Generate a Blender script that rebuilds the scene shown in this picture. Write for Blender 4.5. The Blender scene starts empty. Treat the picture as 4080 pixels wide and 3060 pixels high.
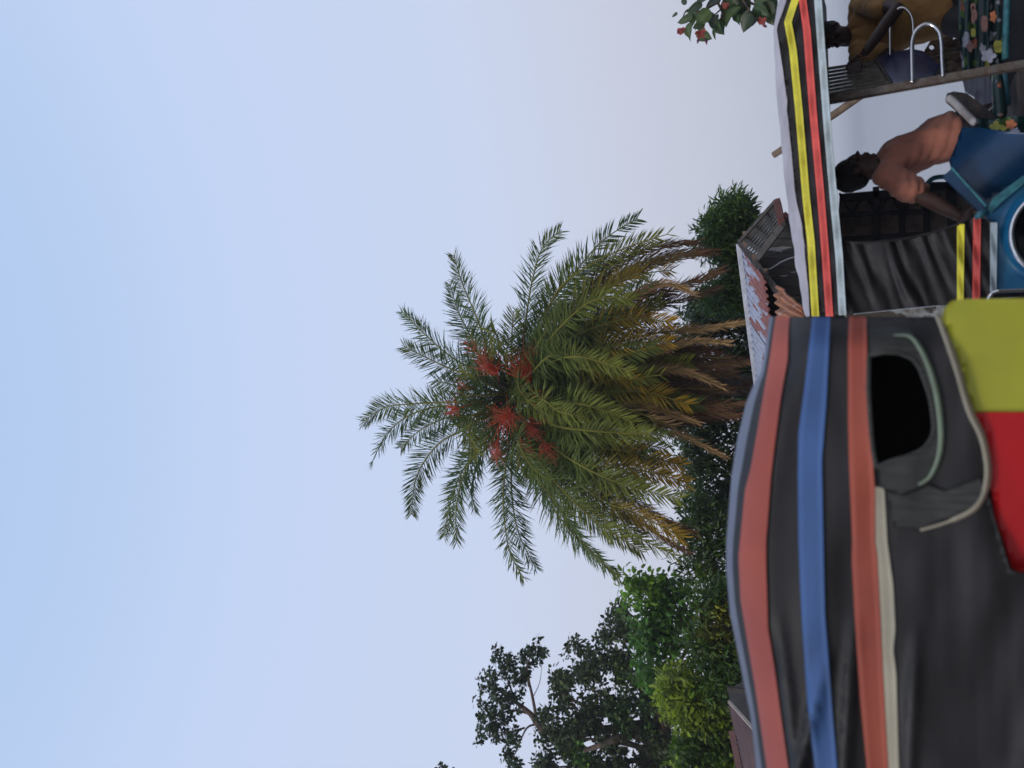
import bpy, bmesh, math, random
import numpy as np
from mathutils import Vector, Matrix, noise
from mathutils.geometry import delaunay_2d_cdt, tessellate_polygon
random.seed(7); rng = np.random.default_rng(7)
C = bpy.context.scene.collection
S = bpy.context.scene

# ------------------------------------------------------------------ camera
F_PX = 3060.0
PITCH = math.radians(25.0); ROLL = math.radians(2.5); CAM = Vector((0, 0, 1.35))
FW = Vector((0, math.cos(PITCH), math.sin(PITCH)))
_u0 = Vector((0, -math.sin(PITCH), math.cos(PITCH))); _r0 = Vector((1, 0, 0))
UC = _u0 * math.cos(ROLL) + _r0 * math.sin(ROLL)
RC = _r0 * math.cos(ROLL) - _u0 * math.sin(ROLL)
cd = bpy.data.cameras.new('camera'); cam = bpy.data.objects.new('camera', cd); C.objects.link(cam)
X_, Y_, Z_ = -UC, RC, -FW                       # the phone is held sideways: picture right = down
cam.matrix_world = Matrix(((X_.x, Y_.x, Z_.x, CAM.x), (X_.y, Y_.y, Z_.y, CAM.y), (X_.z, Y_.z, Z_.z, CAM.z), (0, 0, 0, 1)))
cd.sensor_width = 36; cd.sensor_fit = 'HORIZONTAL'; cd.lens = 27.0
cd.clip_start = 0.05; cd.clip_end = 6000
cd.dof.use_dof = True; cd.dof.focus_distance = 8.5; cd.dof.aperture_fstop = 2.1
S.camera = cam

# ------------------------------------------------------------------ sky and sun
SUN_EL, SUN_AZ = math.radians(38), math.radians(215)      # azimuth clockwise from +Y
w = bpy.data.worlds.new('World'); S.world = w; w.use_nodes = True
nt = w.node_tree; nt.nodes.clear()
out = nt.nodes.new('ShaderNodeOutputWorld'); bg = nt.nodes.new('ShaderNodeBackground')
sky = nt.nodes.new('ShaderNodeTexSky'); sky.sky_type = 'NISHITA'; sky.sun_disc = False
sky.sun_elevation = SUN_EL; sky.sun_rotation = SUN_AZ
sky.air_density = 1.2; sky.dust_density = 3.0; sky.ozone_density = 1.5
tc = nt.nodes.new('ShaderNodeTexCoord'); sp = nt.nodes.new('ShaderNodeSeparateXYZ')
nt.links.new(tc.outputs['Generated'], sp.inputs[0])
rmp = nt.nodes.new('ShaderNodeValToRGB')          # thin evening overcast, by height only
e = rmp.color_ramp.elements
e[0].position = 0.0; e[0].color = (5.0, 5.45, 6.6, 1)
e[1].position = 1.0; e[1].color = (4.1, 5.9, 9.0, 1)
for p, c in ((0.13, (5.75, 6.05, 7.1)), (0.25, (6.25, 6.55, 7.8)), (0.42, (6.35, 7.15, 9.1)), (0.69, (5.9, 7.1, 9.7)), (0.85, (4.75, 6.4, 9.2))):
    k = e.new(p); k.color = (*c, 1)
nt.links.new(sp.outputs['Z'], rmp.inputs[0])
mx = nt.nodes.new('ShaderNodeMixRGB'); mx.inputs[0].default_value = 0.93
nt.links.new(sky.outputs[0], mx.inputs[1]); nt.links.new(rmp.outputs[0], mx.inputs[2])
nt.links.new(mx.outputs[0], bg.inputs[0]); bg.inputs[1].default_value = 0.1
nt.links.new(bg.outputs[0], out.inputs[0])
sd = bpy.data.lights.new('sun', 'SUN'); sd.energy = 1.1; sd.angle = math.radians(12); sd.color = (1, 0.94, 0.86)
sun = bpy.data.objects.new('sun', sd); C.objects.link(sun)
sv = Vector((math.sin(SUN_AZ) * math.cos(SUN_EL), math.cos(SUN_AZ) * math.cos(SUN_EL), math.sin(SUN_EL)))
sun.rotation_euler = sv.to_track_quat('Z', 'Y').to_euler()
S.view_settings.view_transform = 'Standard'; S.view_settings.look = 'None'
S.view_settings.exposure = 0; S.view_settings.gamma = 1; S.view_settings.use_curve_mapping = False

# ------------------------------------------------------------------ helpers
def at(px, py, Y):
    """world point at forward distance Y seen at photo pixel (px, py)"""
    a = (px - 2040) / F_PX; b = (1530 - py) / F_PX
    d = FW - UC * a + RC * b
    return CAM + d * (Y / d.y)
def smooth(o, on=True):
    o.data.polygons.foreach_set('use_smooth', [on] * len(o.data.polygons)); return o
def obj(name, me, m=None, parent=None, label=None, sm=False):
    o = bpy.data.objects.new(name, me); C.objects.link(o)
    if m is not None and not me.materials: me.materials.append(m)
    if parent is not None:
        o.parent = parent; o.matrix_parent_inverse = parent.matrix_world.inverted()
        o.matrix_parent_inverse = Matrix.Translation(-parent.location)
    if label: o['label'] = label
    if sm: smooth(o)
    return o
def thing(name, loc, label, cat, group=None):
    o = bpy.data.objects.new(name, None); C.objects.link(o); o.location = loc
    o.empty_display_size = 0.2
    o['label'] = label; o['category'] = cat
    if group: o['group'] = group
    return o
def tag(o, label, cat, group=None):
    o['label'] = label; o['category'] = cat
    if group: o['group'] = group
    return o
def mesh(verts, faces, name='m'):
    me = bpy.data.meshes.new(name); me.from_pydata([tuple(v) for v in verts], [], faces); me.update(); return me
def interp(poly, y):
    """poly = [(x, y)...] sorted by y"""
    ys = [p[1] for p in poly]; xs = [p[0] for p in poly]
    return float(np.interp(y, ys, xs))
def inside(x, y, poly):
    c = False; n = len(poly); j = n - 1
    for i in range(n):
        xi, yi = poly[i]; xj, yj = poly[j]
        if (yi > y) != (yj > y) and x < (xj - xi) * (y - yi) / (yj - yi) + xi: c = not c
        j = i
    return c
def densify(poly, s, closed=True):
    r = []; n = len(poly)
    for i in range(n if closed else n - 1):
        a, b = poly[i], poly[(i + 1) % n]
        L = math.hypot(a[0] - b[0], a[1] - b[1]); k = max(1, int(L / s))
        for j in range(k): r.append((a[0] + (b[0] - a[0]) * j / k, a[1] + (b[1] - a[1]) * j / k))
    if not closed: r.append(poly[-1])
    return r
def catmull(pts, n=6, closed=False):
    P = [Vector(p) for p in pts]; r = []; N = len(P)
    rngi = range(N if closed else N - 1)
    for i in rngi:
        if closed: a, b, c, d = P[(i - 1) % N], P[i], P[(i + 1) % N], P[(i + 2) % N]
        else: a, b, c, d = P[max(i - 1, 0)], P[i], P[i + 1], P[min(i + 2, N - 1)]
        for j in range(n):
            t = j / n
            r.append(0.5 * ((2 * b) + (c - a) * t + (2 * a - 5 * b + 4 * c - d) * t * t + (3 * b - a - 3 * c + d) * t ** 3))
    if not closed: r.append(P[-1])
    return r
def sheet_mesh(outline, Yf, s=20, holes=(), thick=0.0, jit=0.0):
    """a piece of cloth or plate: outline traced on the plane at distance Yf(x, y), real depth and thickness"""
    if not callable(Yf):
        y0 = Yf; Yf = lambda x, y: y0
    rings = [densify(outline, s)] + [densify(h, s * 0.6) for h in holes]
    vs = []; es = []
    for r in rings:
        o = len(vs); vs += r; es += [(o + i, o + (i + 1) % len(r)) for i in range(len(r))]
    xs = [p[0] for p in outline]; ys = [p[1] for p in outline]
    for gx in np.arange(min(xs) + s / 2, max(xs), s):
        for gy in np.arange(min(ys) + s / 2, max(ys), s):
            x = gx + random.uniform(-jit, jit) * s; y = gy + random.uniform(-jit, jit) * s
            if inside(x, y, outline) and not any(inside(x, y, h) for h in holes): vs.append((x, y))
    r = delaunay_2d_cdt([Vector(v) for v in vs], es, [], 0, 1e-4)
    V, Fc = r[0], r[2]; keep = []
    for f in Fc:
        cx = sum(V[i].x for i in f) / len(f); cy = sum(V[i].y for i in f) / len(f)
        if inside(cx, cy, outline) and not any(inside(cx, cy, h) for h in holes): keep.append(tuple(f))
    P = [at(v.x, v.y, Yf(v.x, v.y)) for v in V]
    if thick:
        n = len(P); Q = P + [p + Vector((0, thick, 0)) for p in P]; cnt = {}
        for f in keep:
            for i in range(len(f)):
                e_ = (f[i], f[(i + 1) % len(f)]); cnt[e_] = 1
        bf = [(a, b, b + n, a + n) for (a, b) in cnt if (b, a) not in cnt]
        return mesh(Q, keep + [tuple(i + n for i in reversed(f)) for f in keep] + bf)
    return mesh(P, keep)
def strip_mesh(left, right, ys, Yf, off=0.006, cols=3, thick=0.004):
    P = []; Fc = []; n = len(ys)
    for k in (0, 1):
        for y in ys:
            a, b = interp(left, y), interp(right, y)
            for c in range(cols + 1):
                x = a + (b - a) * c / cols
                P.append(at(x, y, Yf(x, y) - off + k * thick))
    W = cols + 1; N = n * W
    for i in range(n - 1):
        for c in range(cols):
            q = (i * W + c, i * W + c + 1, (i + 1) * W + c + 1, (i + 1) * W + c)
            Fc.append(q); Fc.append(tuple(v + N for v in reversed(q)))
        for c in (0, cols):
            Fc.append((i * W + c, (i + 1) * W + c, (i + 1) * W + c + N, i * W + c + N))
    for i in (0, n - 1):
        for c in range(cols): Fc.append((i * W + c, i * W + c + 1, i * W + c + 1 + N, i * W + c + N))
    return mesh(P, Fc)
def tube_mesh(pts, rad, n=8, caps=True, flat=1.0):
    pts = [Vector(p) for p in pts]
    if not hasattr(rad, '__len__'): rad = [rad] * len(pts)
    V = []; Fc = []; up = None
    for i, p in enumerate(pts):
        t = (pts[min(i + 1, len(pts) - 1)] - pts[max(i - 1, 0)]).normalized()
        if up is None: up = t.orthogonal().normalized()
        up = (up - t * up.dot(t)); up = up.normalized() if up.length > 1e-6 else t.orthogonal().normalized()
        s = t.cross(up)
        for k in range(n):
            a = 2 * math.pi * k / n
            V.append(p + (up * math.cos(a) + s * math.sin(a) * flat) * rad[i])
    for i in range(len(pts) - 1):
        for k in range(n):
            Fc.append((i * n + k, i * n + (k + 1) % n, (i + 1) * n + (k + 1) % n, (i + 1) * n + k))
    if caps: Fc += [tuple(range(n))[::-1], tuple(range((len(pts) - 1) * n, len(pts) * n))]
    return V, Fc
def tube(name, pts, rad, m, parent=None, n=8, label=None, flat=1.0):
    V, Fc = tube_mesh(pts, rad, n, True, flat); return obj(name, mesh(V, Fc), m, parent, label, True)
def merge(parts):
    V = []; Fc = []
    for v, f in parts:
        o = len(V); V += list(v); Fc += [tuple(i + o for i in q) for q in f]
    return V, Fc
def box_vf(c, sx, sy, sz, R=None):
    V = [Vector((x * sx / 2, y * sy / 2, z * sz / 2)) for x in (-1, 1) for y in (-1, 1) for z in (-1, 1)]
    if R is not None: V = [R @ v for v in V]
    V = [v + Vector(c) for v in V]
    return V, [(0, 1, 3, 2), (4, 6, 7, 5), (0, 4, 5, 1), (2, 3, 7, 6), (0, 2, 6, 4), (1, 5, 7, 3)]
def bar_vf(a, b, w_, t, nrm=Vector((0, 1, 0))):
    a = Vector(a); b = Vector(b); d = (b - a).normalized(); s = d.cross(nrm).normalized(); u = s.cross(d).normalized()
    V = []
    for p in (a, b):
        for i, j in ((-1, -1), (1, -1), (1, 1), (-1, 1)): V.append(p + s * i * w_ / 2 + u * j * t / 2)
    return V, [(0, 1, 2, 3), (7, 6, 5, 4), (0, 4, 5, 1), (1, 5, 6, 2), (2, 6, 7, 3), (3, 7, 4, 0)]
def bevel(o, w_=0.004, seg=2):
    b = o.modifiers.new('bevel', 'BEVEL'); b.width = w_; b.segments = seg; return o

# ------------------------------------------------------------------ materials
def nodes(m): return m.node_tree.nodes, m.node_tree.links
def mat(name, col, rough=0.6, var=0.25, scale=8.0, col2=None, metal=0.0, bump=0.0, bscale=60.0, spec=0.5, stretch=(1, 1, 1), trans=0.0, tint=False, lo=0.35, hi=0.65, detail=6, sheen=0.0):
    m = bpy.data.materials.new(name); m.use_nodes = True; N, L = nodes(m); b = N['Principled BSDF']
    b.inputs['Roughness'].default_value = rough; b.inputs['Metallic'].default_value = metal
    b.inputs['Specular IOR Level'].default_value = spec
    if sheen: b.inputs['Sheen Weight'].default_value = sheen
    tcn = N.new('ShaderNodeTexCoord'); mp = N.new('ShaderNodeMapping'); mp.inputs['Scale'].default_value = stretch
    L.new(tcn.outputs['Object'], mp.inputs[0])
    nz = N.new('ShaderNodeTexNoise'); nz.inputs['Scale'].default_value = scale; nz.inputs['Detail'].default_value = detail; nz.inputs['Roughness'].default_value = 0.62
    L.new(mp.outputs[0], nz.inputs[0])
    r = N.new('ShaderNodeValToRGB'); r.color_ramp.elements[0].position = lo; r.color_ramp.elements[1].position = hi
    c2 = col2 or tuple(c * (1 - var) for c in col); c1 = col if col2 else tuple(min(1, c * (1 + var * 0.5)) for c in col)
    r.color_ramp.elements[0].color = (*c2, 1); r.color_ramp.elements[1].color = (*c1, 1)
    L.new(nz.outputs[0], r.inputs[0]); last = r.outputs[0]
    if tint:
        at_ = N.new('ShaderNodeAttribute'); at_.attribute_name = 'tint'
        mm = N.new('ShaderNodeMixRGB'); mm.blend_type = 'MULTIPLY'; mm.inputs[0].default_value = 1
        L.new(last, mm.inputs[1]); L.new(at_.outputs['Color'], mm.inputs[2]); last = mm.outputs[0]
    L.new(last, b.inputs['Base Color'])
    if trans:
        tr = N.new('ShaderNodeBsdfTranslucent'); ms = N.new('ShaderNodeMixShader'); ms.inputs[0].default_value = trans
        L.new(last, tr.inputs[0]); L.new(b.outputs[0], ms.inputs[1]); L.new(tr.outputs[0], ms.inputs[2])
        L.new(ms.outputs[0], N['Material Output'].inputs[0])
    if bump:
        nb = N.new('ShaderNodeTexNoise'); nb.inputs['Scale'].default_value = bscale; nb.inputs['Detail'].default_value = 5
        L.new(mp.outputs[0], nb.inputs[0]); bp = N.new('ShaderNodeBump'); bp.inputs['Strength'].default_value = bump; bp.inputs['Distance'].default_value = 0.01
        L.new(nb.outputs[0], bp.inputs['Height']); L.new(bp.outputs[0], b.inputs['Normal'])
    return m
M = {}
M['canvas'] = mat('black canvas', (0.022, 0.018, 0.018), 0.55, 0.5, 5, bump=0.3, bscale=25, spec=0.4)
M['canvas2'] = mat('faded black canvas', (0.022, 0.020, 0.021), 0.55, 0.45, 2, bump=0.08, bscale=10, spec=0.35)
M['roofcloth'] = mat('sun-bleached canvas', (0.42, 0.38, 0.40), 0.85, 0.25, 3, bump=0.5, bscale=14)
M['roofcloth2'] = mat('bleached grey canvas', (0.15, 0.165, 0.215), 0.8, 0.3, 2, bump=0.4, bscale=10)
M['yellow'] = mat('yellow ribbon', (0.78, 0.68, 0.05), 0.6, 0.22, 9, bump=0.3, bscale=40)
M['red'] = mat('red ribbon', (0.80, 0.10, 0.08), 0.6, 0.2, 9, bump=0.3, bscale=40)
M['white'] = mat('dirty white ribbon', (0.56, 0.64, 0.66), 0.6, 0.25, 12, bump=0.3, bscale=40, col2=(0.40, 0.46, 0.46))
M['nred'] = mat('faded red ribbon', (0.40, 0.080, 0.042), 0.7, 0.2, 2, bump=0.05, bscale=20, col2=(0.29, 0.055, 0.038))
M['nblue'] = mat('blue ribbon', (0.055, 0.125, 0.31), 0.7, 0.2, 2, bump=0.05, bscale=20)
M['nbeige'] = mat('beige piping', (0.42, 0.37, 0.27), 0.65, 0.2, 5)
M['npale'] = mat('pale green piping', (0.26, 0.33, 0.23), 0.6, 0.3, 5)
M['bluepaint'] = mat('blue paint', (0.012, 0.15, 0.34), 0.32, 0.4, 5, col2=(0.02, 0.22, 0.36), bump=0.1, bscale=12, spec=0.6)
M['darkblue'] = mat('dark blue enamel', (0.008, 0.05, 0.13), 0.35, 0.5, 4, col2=(0.005, 0.03, 0.07), bump=0.1, bscale=9)
M['navy'] = mat('navy vinyl', (0.004, 0.014, 0.085), 0.35, 0.4, 5, bump=0.5, bscale=12, spec=0.6)
M['teal'] = mat('worn teal paint', (0.06, 0.27, 0.30), 0.45, 0.4, 20, col2=(0.03, 0.12, 0.15), bump=0.3, bscale=40)
M['tealdark'] = mat('dark teal paint', (0.03, 0.15, 0.19), 0.4, 0.4, 14)
M['chrome'] = mat('polished steel', (0.75, 0.73, 0.72), 0.16, 0.15, 30, metal=1.0)
M['iron'] = mat('rusty grey iron', (0.16, 0.14, 0.12), 0.65, 0.4, 30, col2=(0.09, 0.055, 0.035), bump=0.5, bscale=90, metal=0.2)
M['slat'] = mat('dirty steel slats', (0.11, 0.10, 0.08), 0.5, 0.4, 30, metal=0.4, bump=0.3)
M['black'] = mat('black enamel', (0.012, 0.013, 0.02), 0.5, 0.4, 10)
M['innerwall'] = mat('brown inner lining', (0.20, 0.155, 0.135), 0.8, 0.4, 12, bump=0.4)
M['plate'] = mat('stained tan plate', (0.24, 0.17, 0.12), 0.7, 0.5, 13, col2=(0.05, 0.03, 0.025), bump=0.3, lo=0.4, hi=0.56)
M['rubber'] = mat('black rubber', (0.02, 0.02, 0.02), 0.8, 0.3, 20)
M['glass'] = mat('lamp glass', (0.02, 0.02, 0.025), 0.06, 0.2, 5, spec=0.8)
M['yellowbody'] = mat('yellow paint', (0.50, 0.48, 0.04), 0.35, 0.25, 3, col2=(0.36, 0.35, 0.035), spec=0.5)
M['redbody'] = mat('red paint', (0.58, 0.009, 0.011), 0.3, 0.3, 3, col2=(0.45, 0.007, 0.010), spec=0.5)
M['greyin'] = mat('worn grey cloth', (0.045, 0.045, 0.040), 0.8, 0.4, 12, stretch=(9, 1, 1))
M['seatwhite'] = mat('white seat piping', (0.50, 0.50, 0.53), 0.6, 0.35, 14, col2=(0.22, 0.2, 0.2), bump=0.3)
M['seatbrown'] = mat('brown seat cloth', (0.07, 0.05, 0.045), 0.7, 0.5, 12, col2=(0.02, 0.022, 0.025), bump=0.4, stretch=(1, 1, 3))
M['beige'] = mat('beige board', (0.42, 0.34, 0.28), 0.8, 0.25, 10)
M['bamboo'] = mat('dry bamboo', (0.24, 0.16, 0.10), 0.7, 0.4, 14, col2=(0.10, 0.06, 0.04), bump=0.3)
M['skin'] = mat('dark brown skin', (0.075, 0.034, 0.022), 0.5, 0.2, 12, spec=0.35)
M['skin2'] = mat('deep brown skin', (0.045, 0.022, 0.017), 0.5, 0.2, 12, spec=0.35)
M['hair'] = mat('black hair', (0.012, 0.010, 0.010), 0.45, 0.4, 80, bump=1.0, bscale=160)
M['eye'] = mat('eye', (0.10, 0.09, 0.085), 0.4, 0.1, 5)
M['orange'] = mat('salmon cotton', (0.46, 0.17, 0.11), 0.85, 0.25, 6, bump=0.35, bscale=14, sheen=0.2)
M['mustard'] = mat('mustard cotton', (0.30, 0.15, 0.04), 0.85, 0.3, 6, bump=0.4, bscale=14, sheen=0.2)
M['trousers'] = mat('dark cotton', (0.022, 0.02, 0.024), 0.85, 0.3, 6)
M['trunk'] = mat('tree bark', (0.13, 0.085, 0.06), 0.9, 0.4, 14, bump=0.7, bscale=30)
M['palmtrunk'] = mat('palm bark', (0.055, 0.038, 0.030), 0.9, 0.5, 10, bump=1.0, bscale=20)
M['rachis'] = mat('palm rib', (0.20, 0.17, 0.07), 0.6, 0.3, 10)
def leafmat(n, c, tr=0.25, ro=0.45, sp=0.3): return mat(n, c, max(ro, .5), 0.25, 1.5, trans=tr, tint=True, spec=sp)
M['frond'] = leafmat('palm frond', (0.100, 0.126, 0.028), 0.15, 0.6, .15)
M['leafD'] = leafmat('dark mango leaf', (0.050, 0.098, 0.022), 0.25, 0.35)
M['leafG'] = leafmat('green leaf', (0.060, 0.130, 0.022), 0.35, 0.5)
M['leafB'] = leafmat('bright green leaf', (0.075, 0.19, 0.028), 0.45, 0.4)
M['leafY'] = leafmat('yellow green leaf', (0.30, 0.40, 0.035), 0.45, 0.4)
M['leafO'] = leafmat('dark olive leaf', (0.038, 0.066, 0.022), 0.2, 0.45)
M['fruit'] = mat('orange red fruit', (0.62, 0.085, 0.03), 0.5, 0.4, 20, trans=0.2)
M['petal'] = mat('red petal', (0.36, 0.06, 0.035), 0.5, 0.3, 20, trans=0.3)
M['bud'] = mat('purple bud', (0.14, 0.02, 0.07), 0.5, 0.3, 20)
M['bigleaf'] = mat('broad green leaf', (0.045, 0.085, 0.02), 0.4, 0.35, 12, trans=0.35, tint=True)
M['fascia'] = mat('weathered white board', (0.55, 0.54, 0.56), 0.7, 0.25, 8, bump=0.3, stretch=(1, 1, 1))
M['plank'] = mat('weathered plank', (0.115, 0.105, 0.10), 0.9, 0.5, 5, col2=(0.045, 0.04, 0.036), stretch=(14, .7, 0.7), bump=0.7, bscale=22, lo=0.3, hi=0.7)
M['brownsheet'] = mat('brown painted tin', (0.18, 0.08, 0.065), 0.6, 0.3, 4, col2=(0.11, 0.05, 0.045), bump=0.2)
M['timber'] = mat('old timber', (0.07, 0.06, 0.052), 0.9, 0.4, 8, stretch=(1, 1, 5), bump=0.5)
M['paletin'] = mat('pale tin underside', (0.42, 0.46, 0.48), 0.7, 0.3, 8)
M['brickred'] = mat('faded red timber', (0.17, 0.06, 0.05), 0.85, 0.35, 10)
def patchy(name, a, b, c=None, sc=2.2, th=0.5, st=(1, 1, 1), rough=0.6, use_uv=True, sc2=14, grad=0.0):
    """two coats with a hard edge between them: flaking paint on rust"""
    m = bpy.data.materials.new(name); m.use_nodes = True; N, L = nodes(m); B = N['Principled BSDF']; B.inputs['Roughness'].default_value = rough
    t = N.new('ShaderNodeTexCoord'); mp = N.new('ShaderNodeMapping'); mp.inputs['Scale'].default_value = st
    L.new(t.outputs['UV' if use_uv else 'Object'], mp.inputs[0])
    n1 = N.new('ShaderNodeTexNoise'); n1.inputs['Scale'].default_value = sc; n1.inputs['Detail'].default_value = 8; n1.inputs['Roughness'].default_value = 0.6
    L.new(mp.outputs[0], n1.inputs[0])
    r = N.new('ShaderNodeValToRGB'); r.color_ramp.elements[0].position = th; r.color_ramp.elements[1].position = th + 0.02
    if grad:
        sv_ = N.new('ShaderNodeSeparateXYZ'); L.new(t.outputs['UV'], sv_.inputs[0]); g_ = N.new('ShaderNodeMath'); g_.operation = 'MULTIPLY_ADD'; g_.inputs[1].default_value = -grad; L.new(sv_.outputs[1], g_.inputs[0]); L.new(n1.outputs[0], g_.inputs[2]); L.new(g_.outputs[0], r.inputs[0])
    else: L.new(n1.outputs[0], r.inputs[0])
    n2 = N.new('ShaderNodeTexNoise'); n2.inputs['Scale'].default_value = sc2; n2.inputs['Detail'].default_value = 5; L.new(mp.outputs[0], n2.inputs[0])
    ra = N.new('ShaderNodeValToRGB'); ra.color_ramp.elements[0].color = (*[v * 0.7 for v in a], 1); ra.color_ramp.elements[1].color = (*a, 1)
    ra.color_ramp.elements[0].position = 0.35; ra.color_ramp.elements[1].position = 0.6
    rb = N.new('ShaderNodeValToRGB'); rb.color_ramp.elements[0].color = (*(c or [v * 0.75 for v in b]), 1); rb.color_ramp.elements[1].color = (*b, 1)
    rb.color_ramp.elements[0].position = 0.35; rb.color_ramp.elements[1].position = 0.6
    L.new(n2.outputs[0], ra.inputs[0]); L.new(n2.outputs[0], rb.inputs[0])
    mxn = N.new('ShaderNodeMixRGB'); L.new(r.outputs[0], mxn.inputs[0]); L.new(ra.outputs[0], mxn.inputs[1]); L.new(rb.outputs[0], mxn.inputs[2])
    L.new(mxn.outputs[0], B.inputs['Base Color'])
    bp = N.new('ShaderNodeBump'); bp.inputs['Strength'].default_value = 0.4; bp.inputs['Distance'].default_value = 0.006
    L.new(r.outputs[0], bp.inputs['Height']); L.new(bp.outputs[0], B.inputs['Normal'])
    return m
M['rusty'] = patchy('flaking red tin', (0.30, 0.10, 0.075), (0.42, 0.42, 0.50), sc=1.0, th=0.40, st=(7.0, 1.3, 1), sc2=8, grad=.20)
M['rusty_pale'] = patchy('flaking white tin', (0.28, 0.10, 0.075), (0.42, 0.42, 0.48), sc=1.0, th=0.36, st=(8.0, 1.3, 1), sc2=8, grad=.08)
M['rusty2'] = patchy('rusty bent tin', (0.42, 0.16, 0.07), (0.48, 0.42, 0.36), c=(0.30, 0.13, 0.08), sc=1.0, th=0.56, st=(2.0, 4.0, 1), sc2=3)
M['board'] = patchy('board with torn stickers', (0.10, 0.075, 0.055), (0.42, 0.44, 0.44), c=(0.20, 0.17, 0.14), sc=7, th=0.55, use_uv=False, sc2=30)
M['plankp'] = patchy('plank with paint remnants', (0.09, 0.08, 0.075), (0.45, 0.44, 0.42), sc=3.0, th=0.60, st=(9, 1, .9), use_uv=False, sc2=9, rough=0.85)
def floral(name, base, bright=1.0, th=0.0):
    m = bpy.data.materials.new(name); m.use_nodes = True; N, L = nodes(m); B = N['Principled BSDF']; B.inputs['Roughness'].default_value = 0.4
    t = N.new('ShaderNodeTexCoord'); nz = N.new('ShaderNodeTexNoise'); nz.inputs['Scale'].default_value = 9; nz.inputs['Detail'].default_value = 3
    L.new(t.outputs['Object'], nz.inputs[0])
    ad = N.new('ShaderNodeMixRGB'); ad.blend_type = 'ADD'; ad.inputs[0].default_value = 0.16
    mp = N.new('ShaderNodeMapping'); mp.inputs['Scale'].default_value = (1, 1, 1.7); L.new(t.outputs['Object'], mp.inputs[0])
    L.new(mp.outputs[0], ad.inputs[1]); L.new(nz.outputs['Color'], ad.inputs[2])
    vo = N.new('ShaderNodeTexVoronoi'); vo.inputs['Scale'].default_value = 15; L.new(ad.outputs[0], vo.inputs[0])
    sx = N.new('ShaderNodeSeparateColor'); L.new(vo.outputs['Color'], sx.inputs[0])
    r = N.new('ShaderNodeValToRGB'); r.color_ramp.interpolation = 'CONSTANT'; el = r.color_ramp.elements
    el[0].color = (*base, 1)
    el[1].position = 0.36; el[1].color = (0.50 * bright, 0.14 * bright, 0.07 * bright, 1)
    for p, c in ((0.47, (0.30, 0.16, 0.13)), (0.57, (0.36, 0.35, 0.07)), (0.67, (0.10, 0.20, 0.05)), (0.77, (0.50, 0.50, 0.58)), (0.87, base), (0.95, (0.03, 0.12, 0.13))):
        k = el.new(p); k.color = (*[min(1, v * bright) for v in c], 1)
    L.new(sx.outputs[0], r.inputs[0])
    d = N.new('ShaderNodeValToRGB'); d.color_ramp.elements[0].position = 0.40; d.color_ramp.elements[1].position = 0.5
    L.new(vo.outputs['Distance'], d.inputs[0])
    m1 = N.new('ShaderNodeMixRGB'); L.new(d.outputs[0], m1.inputs[0]); L.new(r.outputs[0], m1.inputs[1]); m1.inputs[2].default_value = (*base, 1)
    n3 = N.new('ShaderNodeTexNoise'); n3.inputs['Scale'].default_value = 40; n3.inputs['Detail'].default_value = 4; L.new(t.outputs['Object'], n3.inputs[0])
    m2 = N.new('ShaderNodeMixRGB'); m2.blend_type = 'MULTIPLY'; m2.inputs[0].default_value = 0.7; L.new(m1.outputs[0], m2.inputs[1]); L.new(n3.outputs[0], m2.inputs[2])
    L.new(m2.outputs[0], B.inputs['Base Color'])
    if th:
        tr = N.new('ShaderNodeBsdfTranslucent'); ms = N.new('ShaderNodeMixShader'); ms.inputs[0].default_value = th
        L.new(m1.outputs[0], tr.inputs[0]); L.new(B.outputs[0], ms.inputs[1]); L.new(tr.outputs[0], ms.inputs[2]); L.new(ms.outputs[0], N['Material Output'].inputs[0])
    return m
M['floral'] = floral('flower printed oilcloth', (0.012, 0.045, 0.045), 1.1)
M['floralpale'] = floral('flower printed sheet with painted sky tone', (0.62, 0.64, 0.72), 1.0, th=0.65)  # pale base colour stands in for whitish sky seen through the plastic

# ------------------------------------------------------------------ ground, bank, river
def gridmesh(x0, x1, y0, y1, nx, ny, zf):
    V = [(x0 + (x1 - x0) * i / nx, y0 + (y1 - y0) * j / ny, zf(x0 + (x1 - x0) * i / nx, y0 + (y1 - y0) * j / ny)) for j in range(ny + 1) for i in range(nx + 1)]
    Fc = [(j * (nx + 1) + i, j * (nx + 1) + i + 1, (j + 1) * (nx + 1) + i + 1, (j + 1) * (nx + 1) + i) for j in range(ny) for i in range(nx)]
    return mesh(V, Fc)
mroad = mat('worn asphalt', (0.055, 0.053, 0.05), 0.9, 0.3, 3, bump=0.6, bscale=80)
o = obj('road', gridmesh(-60, 60, -8, 5.9, 60, 14, lambda x, y: 0.004 * noise.noise(Vector((x, y, 0)))), mroad); o['kind'] = 'structure'
mearth = mat('earth bank', (0.12, 0.09, 0.06), 0.95, 0.4, 1.2, col2=(0.05, 0.055, 0.03), bump=0.8, bscale=9)
def bank(x, y):
    e_ = 3.0 + 0.0 * y if y < 16 else 3.0 - (y - 16) * 0.5
    if y < 8: e_ = 3.0 + (8 - y) * 20
    t = min(1, max(0, (x - e_) / 3.0))
    z = -0.02 - 3.4 * t * t * (3 - 2 * t) + 0.06 * noise.noise(Vector((x * 0.7, y * 0.7, 3)))
    return z
o = obj('earth_bank', gridmesh(-90, 60, 5.9, 80, 150, 75, bank), mearth, sm=True); o['kind'] = 'structure'
mw = bpy.data.materials.new('river water'); mw.use_nodes = True; N, L = nodes(mw); b = N['Principled BSDF']
b.inputs['Base Color'].default_value = (0.16, 0.18, 0.21, 1); b.inputs['Roughness'].default_value = 0.12; b.inputs['IOR'].default_value = 1.33
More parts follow.
